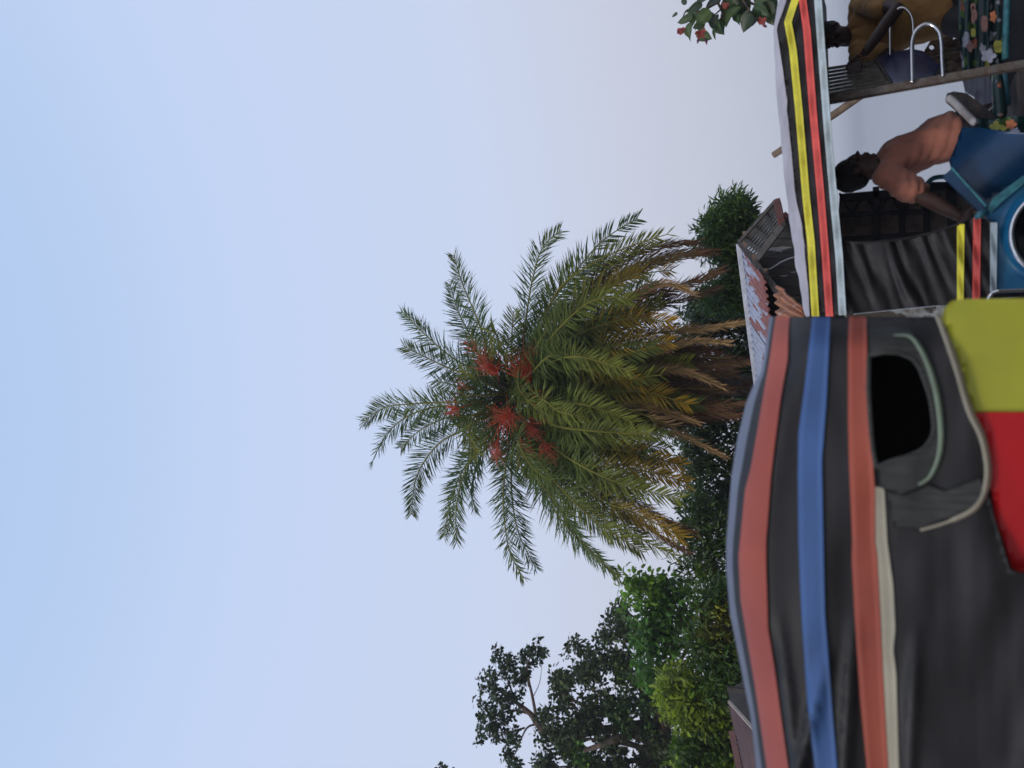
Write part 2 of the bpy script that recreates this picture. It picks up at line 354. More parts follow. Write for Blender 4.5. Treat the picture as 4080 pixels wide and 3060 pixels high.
t = N.new('ShaderNodeTexCoord'); mp = N.new('ShaderNodeMapping'); mp.inputs['Scale'].default_value = (0.35, 1.3, 1); L.new(t.outputs['Object'], mp.inputs[0])
nz = N.new('ShaderNodeTexNoise'); nz.inputs['Scale'].default_value = 2.2; nz.inputs['Detail'].default_value = 6; L.new(mp.outputs[0], nz.inputs[0])
bp = N.new('ShaderNodeBump'); bp.inputs['Strength'].default_value = 0.22; bp.inputs['Distance'].default_value = 0.05; L.new(nz.outputs[0], bp.inputs['Height']); L.new(bp.outputs[0], b.inputs['Normal'])
o = obj('water', mesh([(-3500, 6, -2.2), (3500, 6, -2.2), (3500, 4500, -2.2), (-3500, 4500, -2.2)], [(0, 1, 2, 3)]), mw); o['kind'] = 'structure'

# ------------------------------------------------------------------ foliage
def leafset(cent, dirs, size, width, droop, name_, m, parent, tints, nrm=None, label=None, stuff=False, kind='long'):
    """N leaves as one mesh; dirs = growth directions"""
    n = len(cent)
    if kind == 'long': T = np.array([(0, 0, 0), (.35, .5, .06), (.35, -.5, .06), (.75, .34, .02), (.75, -.34, .02), (1, 0, -.1)])
    else: T = np.array([(0, 0, 0), (.28, .5, .05), (.28, -.5, .05), (.7, .42, .03), (.7, -.42, .03), (1, 0, -.12)])
    Fq = [(0, 2, 4, 3, 1), (3, 4, 5)]
    d = dirs / np.linalg.norm(dirs, axis=1, keepdims=True)
    d[:, 2] -= droop; d /= np.linalg.norm(d, axis=1, keepdims=True)
    up = rng.normal(size=(n, 3)) * 0.45 + np.array([0, -0.25, 0.9])
    s = np.cross(up, d); s /= np.linalg.norm(s, axis=1, keepdims=True) + 1e-9
    u = np.cross(d, s)
    sz = size * rng.uniform(0.65, 1.25, n)[:, None, None]
    wd = width * rng.uniform(0.75, 1.2, n)[:, None, None]
    P = cent[:, None, :] + sz * (T[None, :, 0:1] * d[:, None, :] + T[None, :, 2:3] * u[:, None, :]) + wd * T[None, :, 1:2] * s[:, None, :]
    V = P.reshape(-1, 3); k = len(T)
    loops = []; starts = []; tot = []
    base = (np.arange(n) * k)
    per = np.concatenate([np.array(f) for f in Fq]); L_ = (base[:, None] + per[None, :]).reshape(-1)
    ls = np.array([len(f) for f in Fq]); lt = np.tile(ls, n); st = np.concatenate([[0], np.cumsum(lt)[:-1]])
    me = bpy.data.meshes.new(name_); me.vertices.add(len(V)); me.vertices.foreach_set('co', V.ravel())
    me.loops.add(len(L_)); me.loops.foreach_set('vertex_index', L_)
    me.polygons.add(len(lt)); me.polygons.foreach_set('loop_start', st); me.polygons.foreach_set('loop_total', lt)
    me.update(calc_edges=True)
    a = me.attributes.new('tint', 'FLOAT_COLOR', 'POINT')
    cc = np.ones((n, k, 4)); cc[:, :, :3] = tints[:, None, :]; a.data.foreach_set('color', cc.ravel())
    return obj(name_, me, m, parent, label)
def rtint(n, lo=0.6, hi=1.5, warm=0.25):
    v = rng.uniform(lo, hi, (n, 1)); t = np.repeat(v, 3, 1); wv = rng.uniform(0, warm, n)
    t[:, 0] *= 1 + wv * 1.5; t[:, 2] *= 1 - wv; return t
def clusters_in(poly, n, Y0, Y1, gap=0.0, gs=90.0, seed=0):
    xs = [p[0] for p in poly]; ys = [p[1] for p in poly]; out_ = []; k = 0
    while len(out_) < n and k < n * 60:
        k += 1
        x = random.uniform(min(xs), max(xs)); y = random.uniform(min(ys), max(ys))
        if not inside(x, y, poly): continue
        if gap and noise.noise(Vector((x / gs, y / gs, seed))) < gap - 0.5 + 0.0: continue
        out_.append((x, y, random.uniform(Y0, Y1)))
    return out_
def tree(label, polys, base, Y0, Y1, ncl, per, csize, leaf, lw, m, droop=0.3, gap=0.2, gs=90, kind='long', tint=(0.6, 1.5, 0.25), limbs=10, r0=0.14, knot=None, name='tree', seed=0, group='trees on the river bank', cat='tree', tintblob=None, twigs=0, limbpaths=()):
    bx, bY = base; bp_ = Vector((bx, bY, bank(bx, bY) - 0.05 if bY > 5.9 else 0))
    t_ = thing(name, bp_, label, cat, group)
    cl = []
    for i, (poly, share) in enumerate(polys): cl += clusters_in(poly, int(ncl * share), Y0, Y1, gap, gs, seed + i * 7)
    CC = np.array([tuple(at(*c)) for c in cl])
    cen = CC.mean(0)
    n = len(CC) * per
    idx = np.repeat(np.arange(len(CC)), per)
    off = rng.normal(size=(n, 3)); off /= np.linalg.norm(off, axis=1, keepdims=True); off *= (rng.uniform(0, 1, (n, 1)) ** 0.5) * csize
    off[:, 2] *= 0.75
    cent = CC[idx] + off
    tn = rtint(n, *tint) * rng.uniform(0.75, 1.25, len(CC))[idx][:, None]
    if tintblob:
        fx = np.array([c[0] for c in cl]); fy = np.array([c[1] for c in cl])
        for (x, y, r, col) in tintblob:
            mk = ((fx - x) ** 2 + (fy - y) ** 2 < r * r)[idx]; tn[mk] *= np.array(col)
    leafset(cent, off + rng.normal(size=(n, 3)) * csize * 0.35, leaf, lw, droop, 'crown', m, t_, tn, kind=kind)
    # trunk and limbs
    kn = Vector(knot) if knot else Vector(cen) + Vector((0, 0.3, -0.9))
    parts = [tube_mesh(catmull([bp_, bp_.lerp(kn, 0.5) + Vector((random.uniform(-.15, .15), random.uniform(-.1, .1), 0)), kn], 5), [r0 * (1 - 0.35 * i / 10) for i in range(11)], 9)]
    obj('trunk', mesh(*parts[0]), M['trunk'], t_, sm=True)
    pick = random.sample(range(len(CC)), min(limbs, len(CC))); lp = []
    for j in pick:
        e_ = Vector(CC[j]); mid = kn.lerp(e_, 0.5) + Vector((random.uniform(-.3, .3), random.uniform(-.2, .2), -0.12 * (e_ - kn).length))
        q = catmull([kn, mid, e_], 4); lp.append(tube_mesh(q, [r0 * 0.42 * (1 - 0.88 * i / (len(q) - 1)) for i in range(len(q))], 6))
    for path, ra, rb in limbpaths:
        q = catmull([at(*p) for p in path], 4); lp.append(tube_mesh(q, [ra + (rb - ra) * i / (len(q) - 1) for i in range(len(q))], 7))
    if lp: obj('limbs', mesh(*merge(lp)), M['trunk'], t_, sm=True)
    if twigs:
        tw = []
        for j in random.sample(range(len(CC)), min(twigs, len(CC))):
            e_ = Vector(CC[j]); k2 = min(random.sample(range(len(CC)), min(60, len(CC))), key=lambda q_: (Vector(CC[q_]) - e_).length if q_ != j else 9)
            tw.append(tube_mesh([e_, Vector(CC[k2])], 0.008, 4))
        obj('twigs', mesh(*merge(tw)), M['trunk'], t_)['kind'] = 'stuff'
    return t_

PA = [(2941,777),(2977,809),(3018,872),(3010,930),(2975,975),(2975,1030),(2985,1225),(2850,1225),(2783,1206),(2810,1157),(2842,1112),(2878,1094),(2869,1048),(2855,1021),(2788,990),(2774,958),(2792,904),(2833,863),(2869,804)]
tree('bushy mango tree with glossy pointed leaves behind the rusty tin shed', [(PA, 1)], (2.6, 15.0), 13.2, 14.6, 320, 28, 0.21, 0.155, 0.036, M['leafG'], 0.35, 0.36, 42, limbs=14, tint=(0.5, 1.5, 0.2), knot=tuple(at(2985, 1010, 14.2)), tintblob=[(2840, 900, 90, (1.15, 1.15, 1)), (2990, 870, 60, (.7, .7, .8))])
PB = [(2750,1215),(2800,1190),(3060,1200),(3060,1700),(2990,1800),(2990,2000),(2870,2060),(2740,2000),(2690,1820),(2660,1650),(2680,1430),(2700,1300)]
tree('dense dark tree of long pointed leaves hanging right behind the palm', [(PB, 1)], (0.4, 17.5), 15.6, 17.2, 520, 26, 0.27, 0.21, 0.05, M['leafD'], 0.45, 0.37, 50, limbs=16, tint=(0.4, 1.4, 0.2), seed=3, knot=tuple(at(3050, 1500, 16.8)))
PC = [(2740,1980),(2870,2040),(3020,1960),(3040,2320),(3000,2420),(2850,2420),(2800,2330),(2700,2260),(2690,2120)]
tree('green tree with leaf rosettes showing under the left palm fronds', [(PC, 1)], (-2.2, 15.5), 14.2, 15.4, 250, 24, 0.23, 0.19, 0.042, M['leafG'], 0.3, 0.32, 48, limbs=10, tint=(0.35, 1.5, 0.25), seed=5, knot=tuple(at(3040, 2200, 15)), tintblob=[(2870, 1900, 60, (2, 1.8, 1)), (2800, 2330, 60, (2.2, 1.7, .9))])
PD = [(2475,2270),(2560,2290),(2640,2310),(2720,2330),(2740,2440),(2700,2560),(2650,2660),(2640,2760),(2570,2740),(2530,2640),(2525,2480),(2490,2380)]
tree('bright green tree with broad leaves next to the leftmost palm fronds', [(PD, 1)], (-4.6, 16.5), 14.5, 15.6, 170, 14, 0.24, 0.17, 0.085, M['leafB'], 0.4, 0.42, 40, kind='broad', limbs=10, tint=(0.5, 1.5, 0.15), seed=9, knot=tuple(at(2760, 2520, 15.4)), tintblob=[(2530, 2330, 110, (1.9, 1.5, 1))])
PE = [(2750,2330),(2990,2330),(2990,2500),(2990,2640),(3040,2780),(2900,2790),(2830,2740),(2790,2640),(2720,2570),(2800,2480)]
tree('leafy tree with rusty yellow young shoots above the striped canopy', [(PE, 1)], (-3.4, 12.8), 11.8, 12.9, 240, 20, 0.22, 0.17, 0.045, M['leafG'], 0.2, 0.36, 42, limbs=9, tint=(0.45, 1.5, 0.25), seed=12, knot=tuple(at(2990, 2560, 12.6)), tintblob=[(2690, 2370, 70, (4, 2.0, .8)), (2870, 2480, 75, (3.2, 1.7, .7))])
PF = [(2680,2640),(2770,2680),(2830,2710),(2930,2750),(2930,2860),(2905,2960),(2960,3150),(2680,3150),(2700,2980),(2720,2900),(2660,2860),(2620,2770),(2640,2690)]
tree('yellow green tree of fresh pale leaves above the brown tin roof', [(PF, 1)], (-5.6, 14.0), 12.2, 13.4, 360, 22, 0.20, 0.13, 0.055, M['leafY'], 0.3, 0.30, 40, kind='broad', limbs=10, tint=(0.3, 1.25, 0.03), seed=15, knot=tuple(at(2990, 2960, 13.2)), tintblob=[(2800, 3000, 110, (.35, .5, .6)), (2870, 2700, 90, (.5, .65, .7))])
PG = [(2105,3180),(2125,3040),(2145,2930),(2160,2810),(2210,2680),(2262,2580),(2300,2525),(2330,2590),(2350,2600),(2405,2520),(2425,2440),(2480,2400),(2530,2420),(2550,2500),(2540,2640),(2580,2700),(2660,2800),(2700,2900),(2700,3180)]
tree('big dark olive tree with thick brown limbs at the photo\'s lower edge', [(PG, 1)], (-8.2, 20.5), 18.0, 20.0, 640, 24, 0.24, 0.14, 0.085, M['leafO'], 0.35, 0.52, 58, kind='broad', limbs=18, r0=0.26, tint=(0.5, 1.9, 0.3), seed=21, knot=tuple(at(2640, 3010, 19.4)),
     tintblob=[(2480, 2720, 80, (1.3, 1.6, 1)), (2520, 2850, 90, (1.1, 1.5, 1)), (2310, 3020, 60, (1.8, 2.6, 1.2))],
     limbpaths=[([(2640, 3010, 19.4), (2560, 2930, 19), (2500, 2870, 18.8), (2430, 2845, 18.6)], 0.17, 0.06), ([(2330, 2990, 18.2), (2390, 2970, 18), (2455, 2945, 18.1), (2520, 2925, 18.8)], 0.05, 0.11), ([(2520, 2925, 18.8), (2600, 2960, 19.1), (2640, 3010, 19.4)], 0.11, 0.16), ([(2420, 2850, 18.6), (2300, 2800, 18.4), (2240, 2760, 18.4)], 0.06, 0.02)])
PH = [(1888,2805),(1912,2705),(1953,2640),(1970,2575),(1990,2590),(2053,2611),(2076,2682),(2085,2790),(2060,2830),(2040,2800),(2025,2850),(2060,2900),(2060,2990),(2075,3020),(2050,3100),(2020,3040),(1990,2990),(1950,2920),(1905,2960),(1893,2890)]
PH2 = [(2076,2600),(2120,2570),(2150,2532),(2160,2570),(2182,2625),(2150,2640),(2111,2660),(2090,2740),(2070,2660)]
tree('thin tall tree whose sparse leafy branches stand dark against the sky', [(PH, .82), (PH2, .18)], (-7.6, 22.0), 18.6, 19.4, 230, 12, 0.12, 0.12, 0.085, M['leafO'], 0.4, 0.50, 30, kind='broad', limbs=0, r0=0.16, tint=(0.5, 1.5, 0.1), seed=30, knot=tuple(at(2230, 2935, 19.2)), twigs=60,
     limbpaths=[([(2230, 2935, 19.2), (2152, 2893, 19), (2115, 2845, 19), (2053, 2795, 19)], 0.13, 0.05), ([(2053, 2795, 19), (2000, 2760, 19), (1950, 2700, 19)], 0.04, 0.012), ([(2053, 2795, 19), (2020, 2700, 19), (1990, 2620, 19)], 0.035, 0.01), ([(2138, 2868, 19), (2122, 2780, 18.9), (2105, 2700, 18.9), (2103, 2640, 18.9), (2140, 2570, 18.9)], 0.05, 0.012), ([(2115, 2845, 19), (2040, 2830, 19.1), (1960, 2850, 19.1), (1910, 2800, 19)], 0.04, 0.01), ([(2140, 2885, 19), (2100, 2900, 18.8), (2070, 2960, 18.8), (2040, 3030, 18.8)], 0.035, 0.01), ([(2090, 2900, 18.9), (2000, 2920, 18.9), (1930, 2900, 19)], 0.03, 0.01), ([(2105, 2700, 18.9), (2070, 2740, 19), (2085, 2790, 19)], 0.012, 0.005), ([(2122, 2780, 18.9), (2150, 2720, 18.8), (2160, 2640, 18.8)], 0.014, 0.005)])
PI_ = [(1744,3062),(1760,3052),(1775,3060),(1790,3053),(1803,3066),(1830,3200),(1720,3200)]
tree('tree top just peeking in at the lower edge of the sky', [(PI_, 1)], (-10.6, 22.0), 18.6, 19.2, 26, 16, 0.16, 0.13, 0.09, M['leafO'], 0.4, 0.0, 38, kind='broad', limbs=3, seed=33, knot=tuple(at(1900, 3240, 19)))
PJ = [(2960,2300),(3120,2200),(3200,3150),(2930,3150),(2970,2800)]
tree('low shrubby tree under the others behind the brown tin roof', [(PJ, 1)], (-4.2, 16.8), 15.5, 17.0, 150, 18, 0.34, 0.22, 0.07, M['leafD'], 0.3, 0.0, 60, limbs=8, seed=36, tint=(0.5, 1.5, .2))

# ------------------------------------------------------------------ date palm
PX, PY_, PD_ = 2040, 1575, 13.0
crown_c = at(PX, PY_, PD_)
pbase = Vector((crown_c.x - 0.1, crown_c.y + 0.5, -0.05))
palm = thing('date_palm', pbase, 'date palm with arching feather fronds, browning lower leaves and orange red fruit stalks', 'palm tree')
pts = catmull([pbase, pbase.lerp(crown_c, 0.5) + Vector((0.08, 0, 0)), crown_c + Vector((0, 0.15, -0.25))], 30)
V = []; nn = 14
for i, p in enumerate(pts):
    for k in range(nn):
        a = 2 * math.pi * k / nn; r = 0.16 + 0.03 * ((i + (k % 2)) % 2) + (0.06 if i > len(pts) - 8 else 0)
        V.append(p + Vector((math.cos(a) * r, math.sin(a) * r, 0)))
Fc = [(i * nn + k, i * nn + (k + 1) % nn, (i + 1) * nn + (k + 1) % nn, (i + 1) * nn + k) for i in range(len(pts) - 1) for k in range(nn)] + [tuple(range((len(pts) - 1) * nn, len(pts) * nn))]
obj('trunk', mesh(V, Fc), M['palmtrunk'], palm)
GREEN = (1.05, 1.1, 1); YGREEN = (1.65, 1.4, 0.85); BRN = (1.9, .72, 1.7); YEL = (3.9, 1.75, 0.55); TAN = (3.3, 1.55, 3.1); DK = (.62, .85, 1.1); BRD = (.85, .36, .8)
def frond(path, c0=GREEN, c1=GREEN, ll=0.40, n=62, dead=False, face=None, spread=1.05, w_=0.023, droop=None, thin=1.0):
    """path = list of (px, py, Y); colour runs from c0 at the base to c1 at the tip"""
    P = catmull([at(*p) for p in path], 10); Ls = [0]
    for i in range(1, len(P)): Ls.append(Ls[-1] + (P[i] - P[i - 1]).length)
    tot = Ls[-1]; n = int(max(34, tot / 0.025) * thin); parts = []; cols = []
    V = []; Fq = []; tn = []
    tv, tf = tube_mesh([P[i] for i in range(0, len(P), 2)] + [P[-1]], [0.022 * (1 - 0.85 * i / (len(P) / 2 + 1)) + 0.003 for i in range(len(range(0, len(P), 2)) + 1)], 5)
    V += tv; Fq += tf
    for v in tv: tn.append((2.0, 1.45, 1.2) if not dead else (1.6, 0.9, 0.9))
    if face is None: face = Vector((random.uniform(-.35, .35), -1, random.uniform(-.2, .7))).normalized()
    dr = droop if droop is not None else (0.22 if not dead else 0.8)
    ph = random.uniform(0, 6); gapn = lambda q_: noise.noise(Vector((q_ * 1.7, ph * 3, 0)))
    for k in range(n):
        f = 0.10 + 0.90 * (k + random.uniform(-.2, .2)) / n; f = min(max(f, .05), .999); s_ = f * tot
        i = min(max(1, int(np.searchsorted(Ls, s_))), len(P) - 1); q = (s_ - Ls[i - 1]) / max(1e-6, Ls[i] - Ls[i - 1])
        p = P[i - 1].lerp(P[i], q); t_ = (P[i] - P[i - 1]).normalized()
        fc = (face + 0.22 * Vector((math.sin(ph + f * 5), 0, math.cos(ph + f * 4)))).normalized()
        side = t_.cross(fc); side = side.normalized() if side.length > .05 else t_.orthogonal().normalized()
        nr = side.cross(t_)
        prof = min(1, 0.35 + f * 3.0) * (1 if f < .6 else 1 - 0.55 * (f - .6) / .4)
        if f < 0.16: prof *= 0.5
        for sgn in (-1, 1):
            ang = math.radians(random.gauss(52, 7) * (1.1 - 0.45 * f ** 2)) * spread
            if dead: ang *= 0.45
            plane = random.choice((-0.35, 0.1, 0.45)) + random.gauss(0, .12)
            d = (t_ * math.cos(ang) + side * sgn * math.sin(ang) + nr * plane * math.sin(ang)).normalized()
            L_ = ll * prof * random.uniform(.85, 1.12)
            if random.random() < 0.05: L_ *= .45
            if gapn(f * 9 + ph) < -.42 and not dead: continue
            wd = w_ * (0.75 if dead else 1) * random.uniform(.8, 1.15)
            d2 = (d + Vector((0, 0, -dr * random.uniform(.2, .7)))).normalized()
            if dead: d2 = (d2 + Vector((random.uniform(-.4, .4), random.uniform(-.4, .4), random.uniform(-.2, .3)))).normalized()
            wv = d.cross(nr).normalized() * wd * .5
            rot = random.uniform(-.9, .9); wv = (wv * math.cos(rot) + nr * math.sin(rot) * wd * .5)
            o0 = len(V); m_ = p + d * L_ * .5; e_ = m_ + d2 * L_ * .5
            V += [p - wv * .4, p + wv * .4, m_ + wv, m_ - wv, e_]
            Fq += [(o0, o0 + 1, o0 + 2, o0 + 3), (o0 + 3, o0 + 2, o0 + 4)]
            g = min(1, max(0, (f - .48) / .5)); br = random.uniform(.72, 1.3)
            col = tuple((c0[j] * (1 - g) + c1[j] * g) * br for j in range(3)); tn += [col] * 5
    me = mesh(V, Fq); a = me.attributes.new('tint', 'FLOAT_COLOR', 'POINT')
    cc = np.ones((len(V), 4)); cc[:, :3] = np.array(tn); a.data.foreach_set('color', cc.ravel())
    return obj('frond', me, M['frond'], palm)
Cc = (2030, 1570)
FR = [
 # (image path, mid depth offset, tip depth offset, c0, c1, dead)
 ([(2010,1540),(1972,1471),(1902,1272),(1840,1123),(1808,1010)], -.1, .1, DK, GREEN, 0),
 ([(2005,1550),(1940,1470),(1870,1330),(1825,1240),(1792,1128)], .3, .5, DK, DK, 0),
 ([(2000,1545),(1900,1480),(1798,1422),(1698,1337),(1596,1235)], .2, .2, DK, DK, 0),
 ([(2000,1555),(1900,1500),(1798,1470),(1700,1425),(1600,1375)], -.2, -.4, DK, GREEN, 0),
 ([(2050,1540),(2080,1400),(2096,1272),(2120,1123),(2161,989),(2238,915)], -.1, .0, DK, GREEN, 0),
 ([(2060,1530),(2110,1400),(2160,1260),(2270,1110),(2400,960),(2541,870)], -.4, -.3, DK, DK, 0),
 ([(2070,1530),(2140,1350),(2223,1157),(2360,1050),(2500,985),(2662,932)], -.8, -.8, GREEN, YGREEN, 0),
 ([(2080,1520),(2200,1330),(2330,1200),(2516,1103),(2676,1076)], -.9, -1.0, GREEN, YEL, 0),
 ([(2090,1530),(2150,1420),(2214,1324),(2336,1211),(2440,1185),(2518,1195)], -1.5, -1.6, GREEN, YGREEN, 0),
 ([(2100,1540),(2200,1400),(2330,1320),(2500,1270),(2680,1285)], -1.1, -1.3, DK, YEL, 0),
 ([(2100,1540),(2250,1430),(2403,1387),(2540,1365),(2668,1362)], -1.2, -1.3, GREEN, YEL, 0),
 ([(2100,1550),(2180,1455),(2280,1420),(2390,1440),(2514,1480)], -1.9, -2.1, GREEN, YGREEN, 0),
 ([(2110,1560),(2220,1480),(2330,1470),(2430,1490),(2560,1530)], -1.3, -1.3, DK, YEL, 0),
 ([(2100,1570),(2200,1540),(2360,1560),(2560,1560),(2745,1612)], -1.2, -1.3, GREEN, YEL, 0),
 ([(2110,1590),(2200,1606),(2310,1610),(2417,1639),(2524,1683)], -1.8, -1.9, GREEN, YGREEN, 0),
 ([(2110,1600),(2250,1600),(2400,1600),(2530,1640),(2690,1700)], -1.2, -1.2, DK, TAN, 0),
 ([(2100,1610),(2200,1690),(2350,1715),(2480,1725),(2590,1728)], -1.8, -1.9, GREEN, YGREEN, 0),
 ([(2090,1640),(2254,1780),(2450,1790),(2590,1820),(2715,1855)], -1.3, -1.3, GREEN, YEL, 0),
 ([(2090,1650),(2250,1820),(2400,1860),(2580,1880),(2740,1925)], -1.4, -1.5, DK, YEL, 0),
 ([(2080,1660),(2190,1770),(2336,1866),(2500,1935),(2712,1990)], -1.6, -1.8, GREEN, YGREEN, 0),
 ([(2080,1680),(2230,1860),(2400,1990),(2560,2060),(2724,2143)], -1.2, -1.3, DK, YEL, 0),
 ([(2070,1680),(2130,1810),(2240,1950),(2380,2080),(2560,2200)], -1.4, -1.5, GREEN, YGREEN, 0),
 ([(2070,1690),(2200,1920),(2363,2040),(2520,2130),(2690,2214)], -1.0, -1.0, GREEN, YGREEN, 0),
 ([(2060,1680),(2110,1850),(2220,2010),(2350,2190),(2470,2300)], -.6, -.6, DK, GREEN, 0),
 ([(2060,1680),(2096,1823),(2180,1990),(2310,2160),(2452,2292)], .1, .2, GREEN, DK, 0),
 ([(2040,1620),(2030,1750),(2010,1900),(2006,2020),(2028,2190),(2086,2304)], -.3, -.2, DK, GREEN, 0),
 ([(2045,1630),(2040,1800),(2038,1960),(2065,2120),(2134,2264)], -.1, .1, DK, DK, 0),
 ([(2010,1600),(1937,1749),(1855,1873),(1818,2022),(1819,2164)], -.4, -.4, DK, GREEN, 0),
 ([(2010,1600),(1920,1770),(1840,1880),(1795,2000),(1768,2138)], .1, .1, DK, GREEN, 0),
 ([(2015,1610),(1960,1740),(1900,1850),(1880,1950),(1896,2040)], .4, .4, DK, DK, 0),
 ([(2000,1600),(1872,1699),(1748,1768),(1660,1898),(1640,2050)], -.3, -.4, DK, GREEN, 0),
 ([(1990,1590),(1900,1650),(1798,1659),(1680,1710),(1596,1786)], .3, .4, DK, GREEN, 0),
 ([(1990,1590),(1870,1620),(1740,1620),(1624,1659),(1540,1730),(1482,1842)], .1, .1, DK, DK, 0),
 ([(1990,1590),(1898,1598),(1798,1602),(1648,1609),(1530,1625),(1430,1696)], -.3, -.4, GREEN, GREEN, 0),
 ([(2000,1570),(1940,1560),(1850,1545),(1790,1530),(1730,1515)], .2, .3, GREEN, GREEN, 0),
 # young fronds that lean towards the camera
 ([(2050,1550),(2015,1450),(1985,1350),(1957,1317),(1965,1400)], -1.0, -1.3, GREEN, YGREEN, 0),
 ([(2050,1560),(2060,1520),(2075,1560),(2130,1620),(2195,1660)], -1.3, -1.7, GREEN, YGREEN, 0),
 ([(2030,1600),(1970,1640),(1890,1660),(1868,1740),(1905,1810)], -1.1, -1.3, GREEN, YGREEN, 0),
 ([(2050,1620),(2060,1700),(2070,1770),(2120,1860),(2200,1920)], -1.3, -1.5, GREEN, GREEN, 0),
 ([(2060,1600),(2100,1600),(2160,1590),(2230,1640),(2330,1660)], -1.6, -1.9, GREEN, YGREEN, 0),
 ([(2060,1540),(2110,1500),(2160,1440),(2230,1400),(2300,1440)], -1.4, -1.7, GREEN, GREEN, 0),
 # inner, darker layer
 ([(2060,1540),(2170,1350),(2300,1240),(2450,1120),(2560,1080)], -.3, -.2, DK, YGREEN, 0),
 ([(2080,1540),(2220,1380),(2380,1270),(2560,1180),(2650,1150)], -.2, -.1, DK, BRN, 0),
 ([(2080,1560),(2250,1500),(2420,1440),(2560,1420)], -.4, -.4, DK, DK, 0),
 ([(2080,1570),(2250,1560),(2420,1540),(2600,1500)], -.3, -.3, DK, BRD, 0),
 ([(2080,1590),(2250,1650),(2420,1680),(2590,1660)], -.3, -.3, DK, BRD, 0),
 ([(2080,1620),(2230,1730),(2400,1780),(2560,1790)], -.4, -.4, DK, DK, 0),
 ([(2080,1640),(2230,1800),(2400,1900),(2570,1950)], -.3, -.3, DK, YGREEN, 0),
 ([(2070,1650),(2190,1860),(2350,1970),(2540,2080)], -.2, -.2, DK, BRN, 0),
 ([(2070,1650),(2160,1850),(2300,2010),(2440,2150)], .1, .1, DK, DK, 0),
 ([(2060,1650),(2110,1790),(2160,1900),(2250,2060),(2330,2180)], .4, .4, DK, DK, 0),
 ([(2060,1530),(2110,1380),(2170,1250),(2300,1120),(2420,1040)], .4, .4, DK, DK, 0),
 # dead skirt
 ([(2120,1500),(2300,1330),(2500,1200),(2640,1130),(2762,1168)], -1.2, -1.5, BRN, TAN, 1),
 ([(2130,1500),(2400,1290),(2600,1190),(2750,1130),(2872,1078)], -.6, -.7, BRD, BRN, 1),
 ([(2130,1510),(2400,1330),(2600,1230),(2760,1180),(2860,1150)], -.5, -.5, BRD, BRN, 1),
 ([(2130,1530),(2400,1390),(2600,1330),(2800,1310),(2962,1285)], -1.0, -1.3, BRD, TAN, 1),
 ([(2130,1540),(2400,1440),(2600,1400),(2760,1360),(2903,1366)], -1.0, -1.3, BRD, TAN, 1),
 ([(2130,1560),(2400,1500),(2600,1480),(2800,1460),(2985,1443)], -.7, -.8, BRD, BRN, 1),
 ([(2130,1570),(2400,1500),(2560,1470),(2720,1480),(2876,1538)], -1.0, -1.2, BRD, TAN, 1),
 ([(2130,1590),(2400,1540),(2600,1550),(2800,1570),(2960,1540)], -.3, -.3, BRD, BRD, 1),
 ([(2130,1610),(2400,1600),(2520,1610),(2650,1640),(2780,1684)], -1.1, -1.2, BRN, TAN, 1),
 ([(2130,1630),(2400,1690),(2560,1705),(2720,1740),(2884,1818)], -1.0, -1.2, BRD, TAN, 1),
 ([(2130,1560),(2400,1480),(2600,1440),(2760,1420)], -.1, -.1, BRD, BRD, 1),
 ([(2130,1620),(2400,1640),(2600,1660),(2780,1640)], -.1, .0, BRD, BRD, 1),
 ([(2120,1490),(2300,1230),(2500,1070),(2700,1010),(2845,1003)], -.3, -.2, BRD, BRN, 1),
 ([(2120,1490),(2300,1200),(2450,1050),(2600,985),(2780,965)], -.3, -.3, BRD, BRN, 1),
 ([(2120,1490),(2320,1240),(2500,1100),(2650,1040),(2800,1010)], -.6, -.7, YGREEN, BRN, 1),
 ([(2120,1650),(2300,1830),(2480,1960),(2620,2060),(2760,2120)], -.4, -.4, BRD, BRN, 1),
 ([(2120,1660),(2300,1860),(2450,2000),(2600,2120),(2740,2200)], -.3, -.3, BRD, BRN, 1),
 ([(2120,1600),(2400,1780),(2560,1830),(2700,1840)], -.2, -.2, BRD, BRD, 1),
]
for i in range(16):      # short inner fronds round the growing point
    a = 6.2832 * i / 16 + random.uniform(-.1, .1); L_ = random.uniform(230, 400); d0 = random.uniform(-.9, -.1)
    q = [(2040 + math.cos(a) * L_ * t_ + 70 * t_ * t_ * (1 if i % 3 else .3), 1575 + math.sin(a) * L_ * t_) for t_ in (.06, .35, .7, 1)]
    FR.append((q, d0, d0 * 1.3, DK, GREEN if i % 3 else YGREEN, 0))
for i in range(17):      # more green fronds in the hanging skirt
    f_ = i / 16.0; ang = math.radians(-42 + 92 * f_ + random.uniform(-3, 3)); L_ = random.uniform(520, 690) * (1.0 if f_ < .8 else 1.06); d0 = random.uniform(-1.25, -.45); sg = 1 if f_ > .45 else -1
    q = []
    for t_ in (.10, .35, .62, .85, 1):
        bx = math.cos(ang) * L_ * t_ + 60 * t_ * t_; by = math.sin(ang) * L_ * t_ + sg * 40 * math.sin(t_ * 3.1) * abs(math.sin(ang))
        q.append((2050 + bx, 1580 + by))
    FR.append((q, d0, d0 * 1.15, random.choice((GREEN, GREEN, DK)), random.choice((YGREEN, GREEN, GREEN, YGREEN)), 0))
for i in range(16):      # dry fronds folded down over the trunk
    y1 = 1420 + i * 19 + random.uniform(-20, 20); x1 = random.uniform(2680, 2990); d0 = random.uniform(-.75, -.3)
    FR.append(([(2120, 1560 + (i - 8) * 6), (2400, 1560 + (y1 - 1560) * .7), ((2400 + x1) / 2, y1), (x1, y1 + random.uniform(-20, 30))], d0, d0 - .1, BRD, random.choice((BRD, BRN, BRN)), 1))
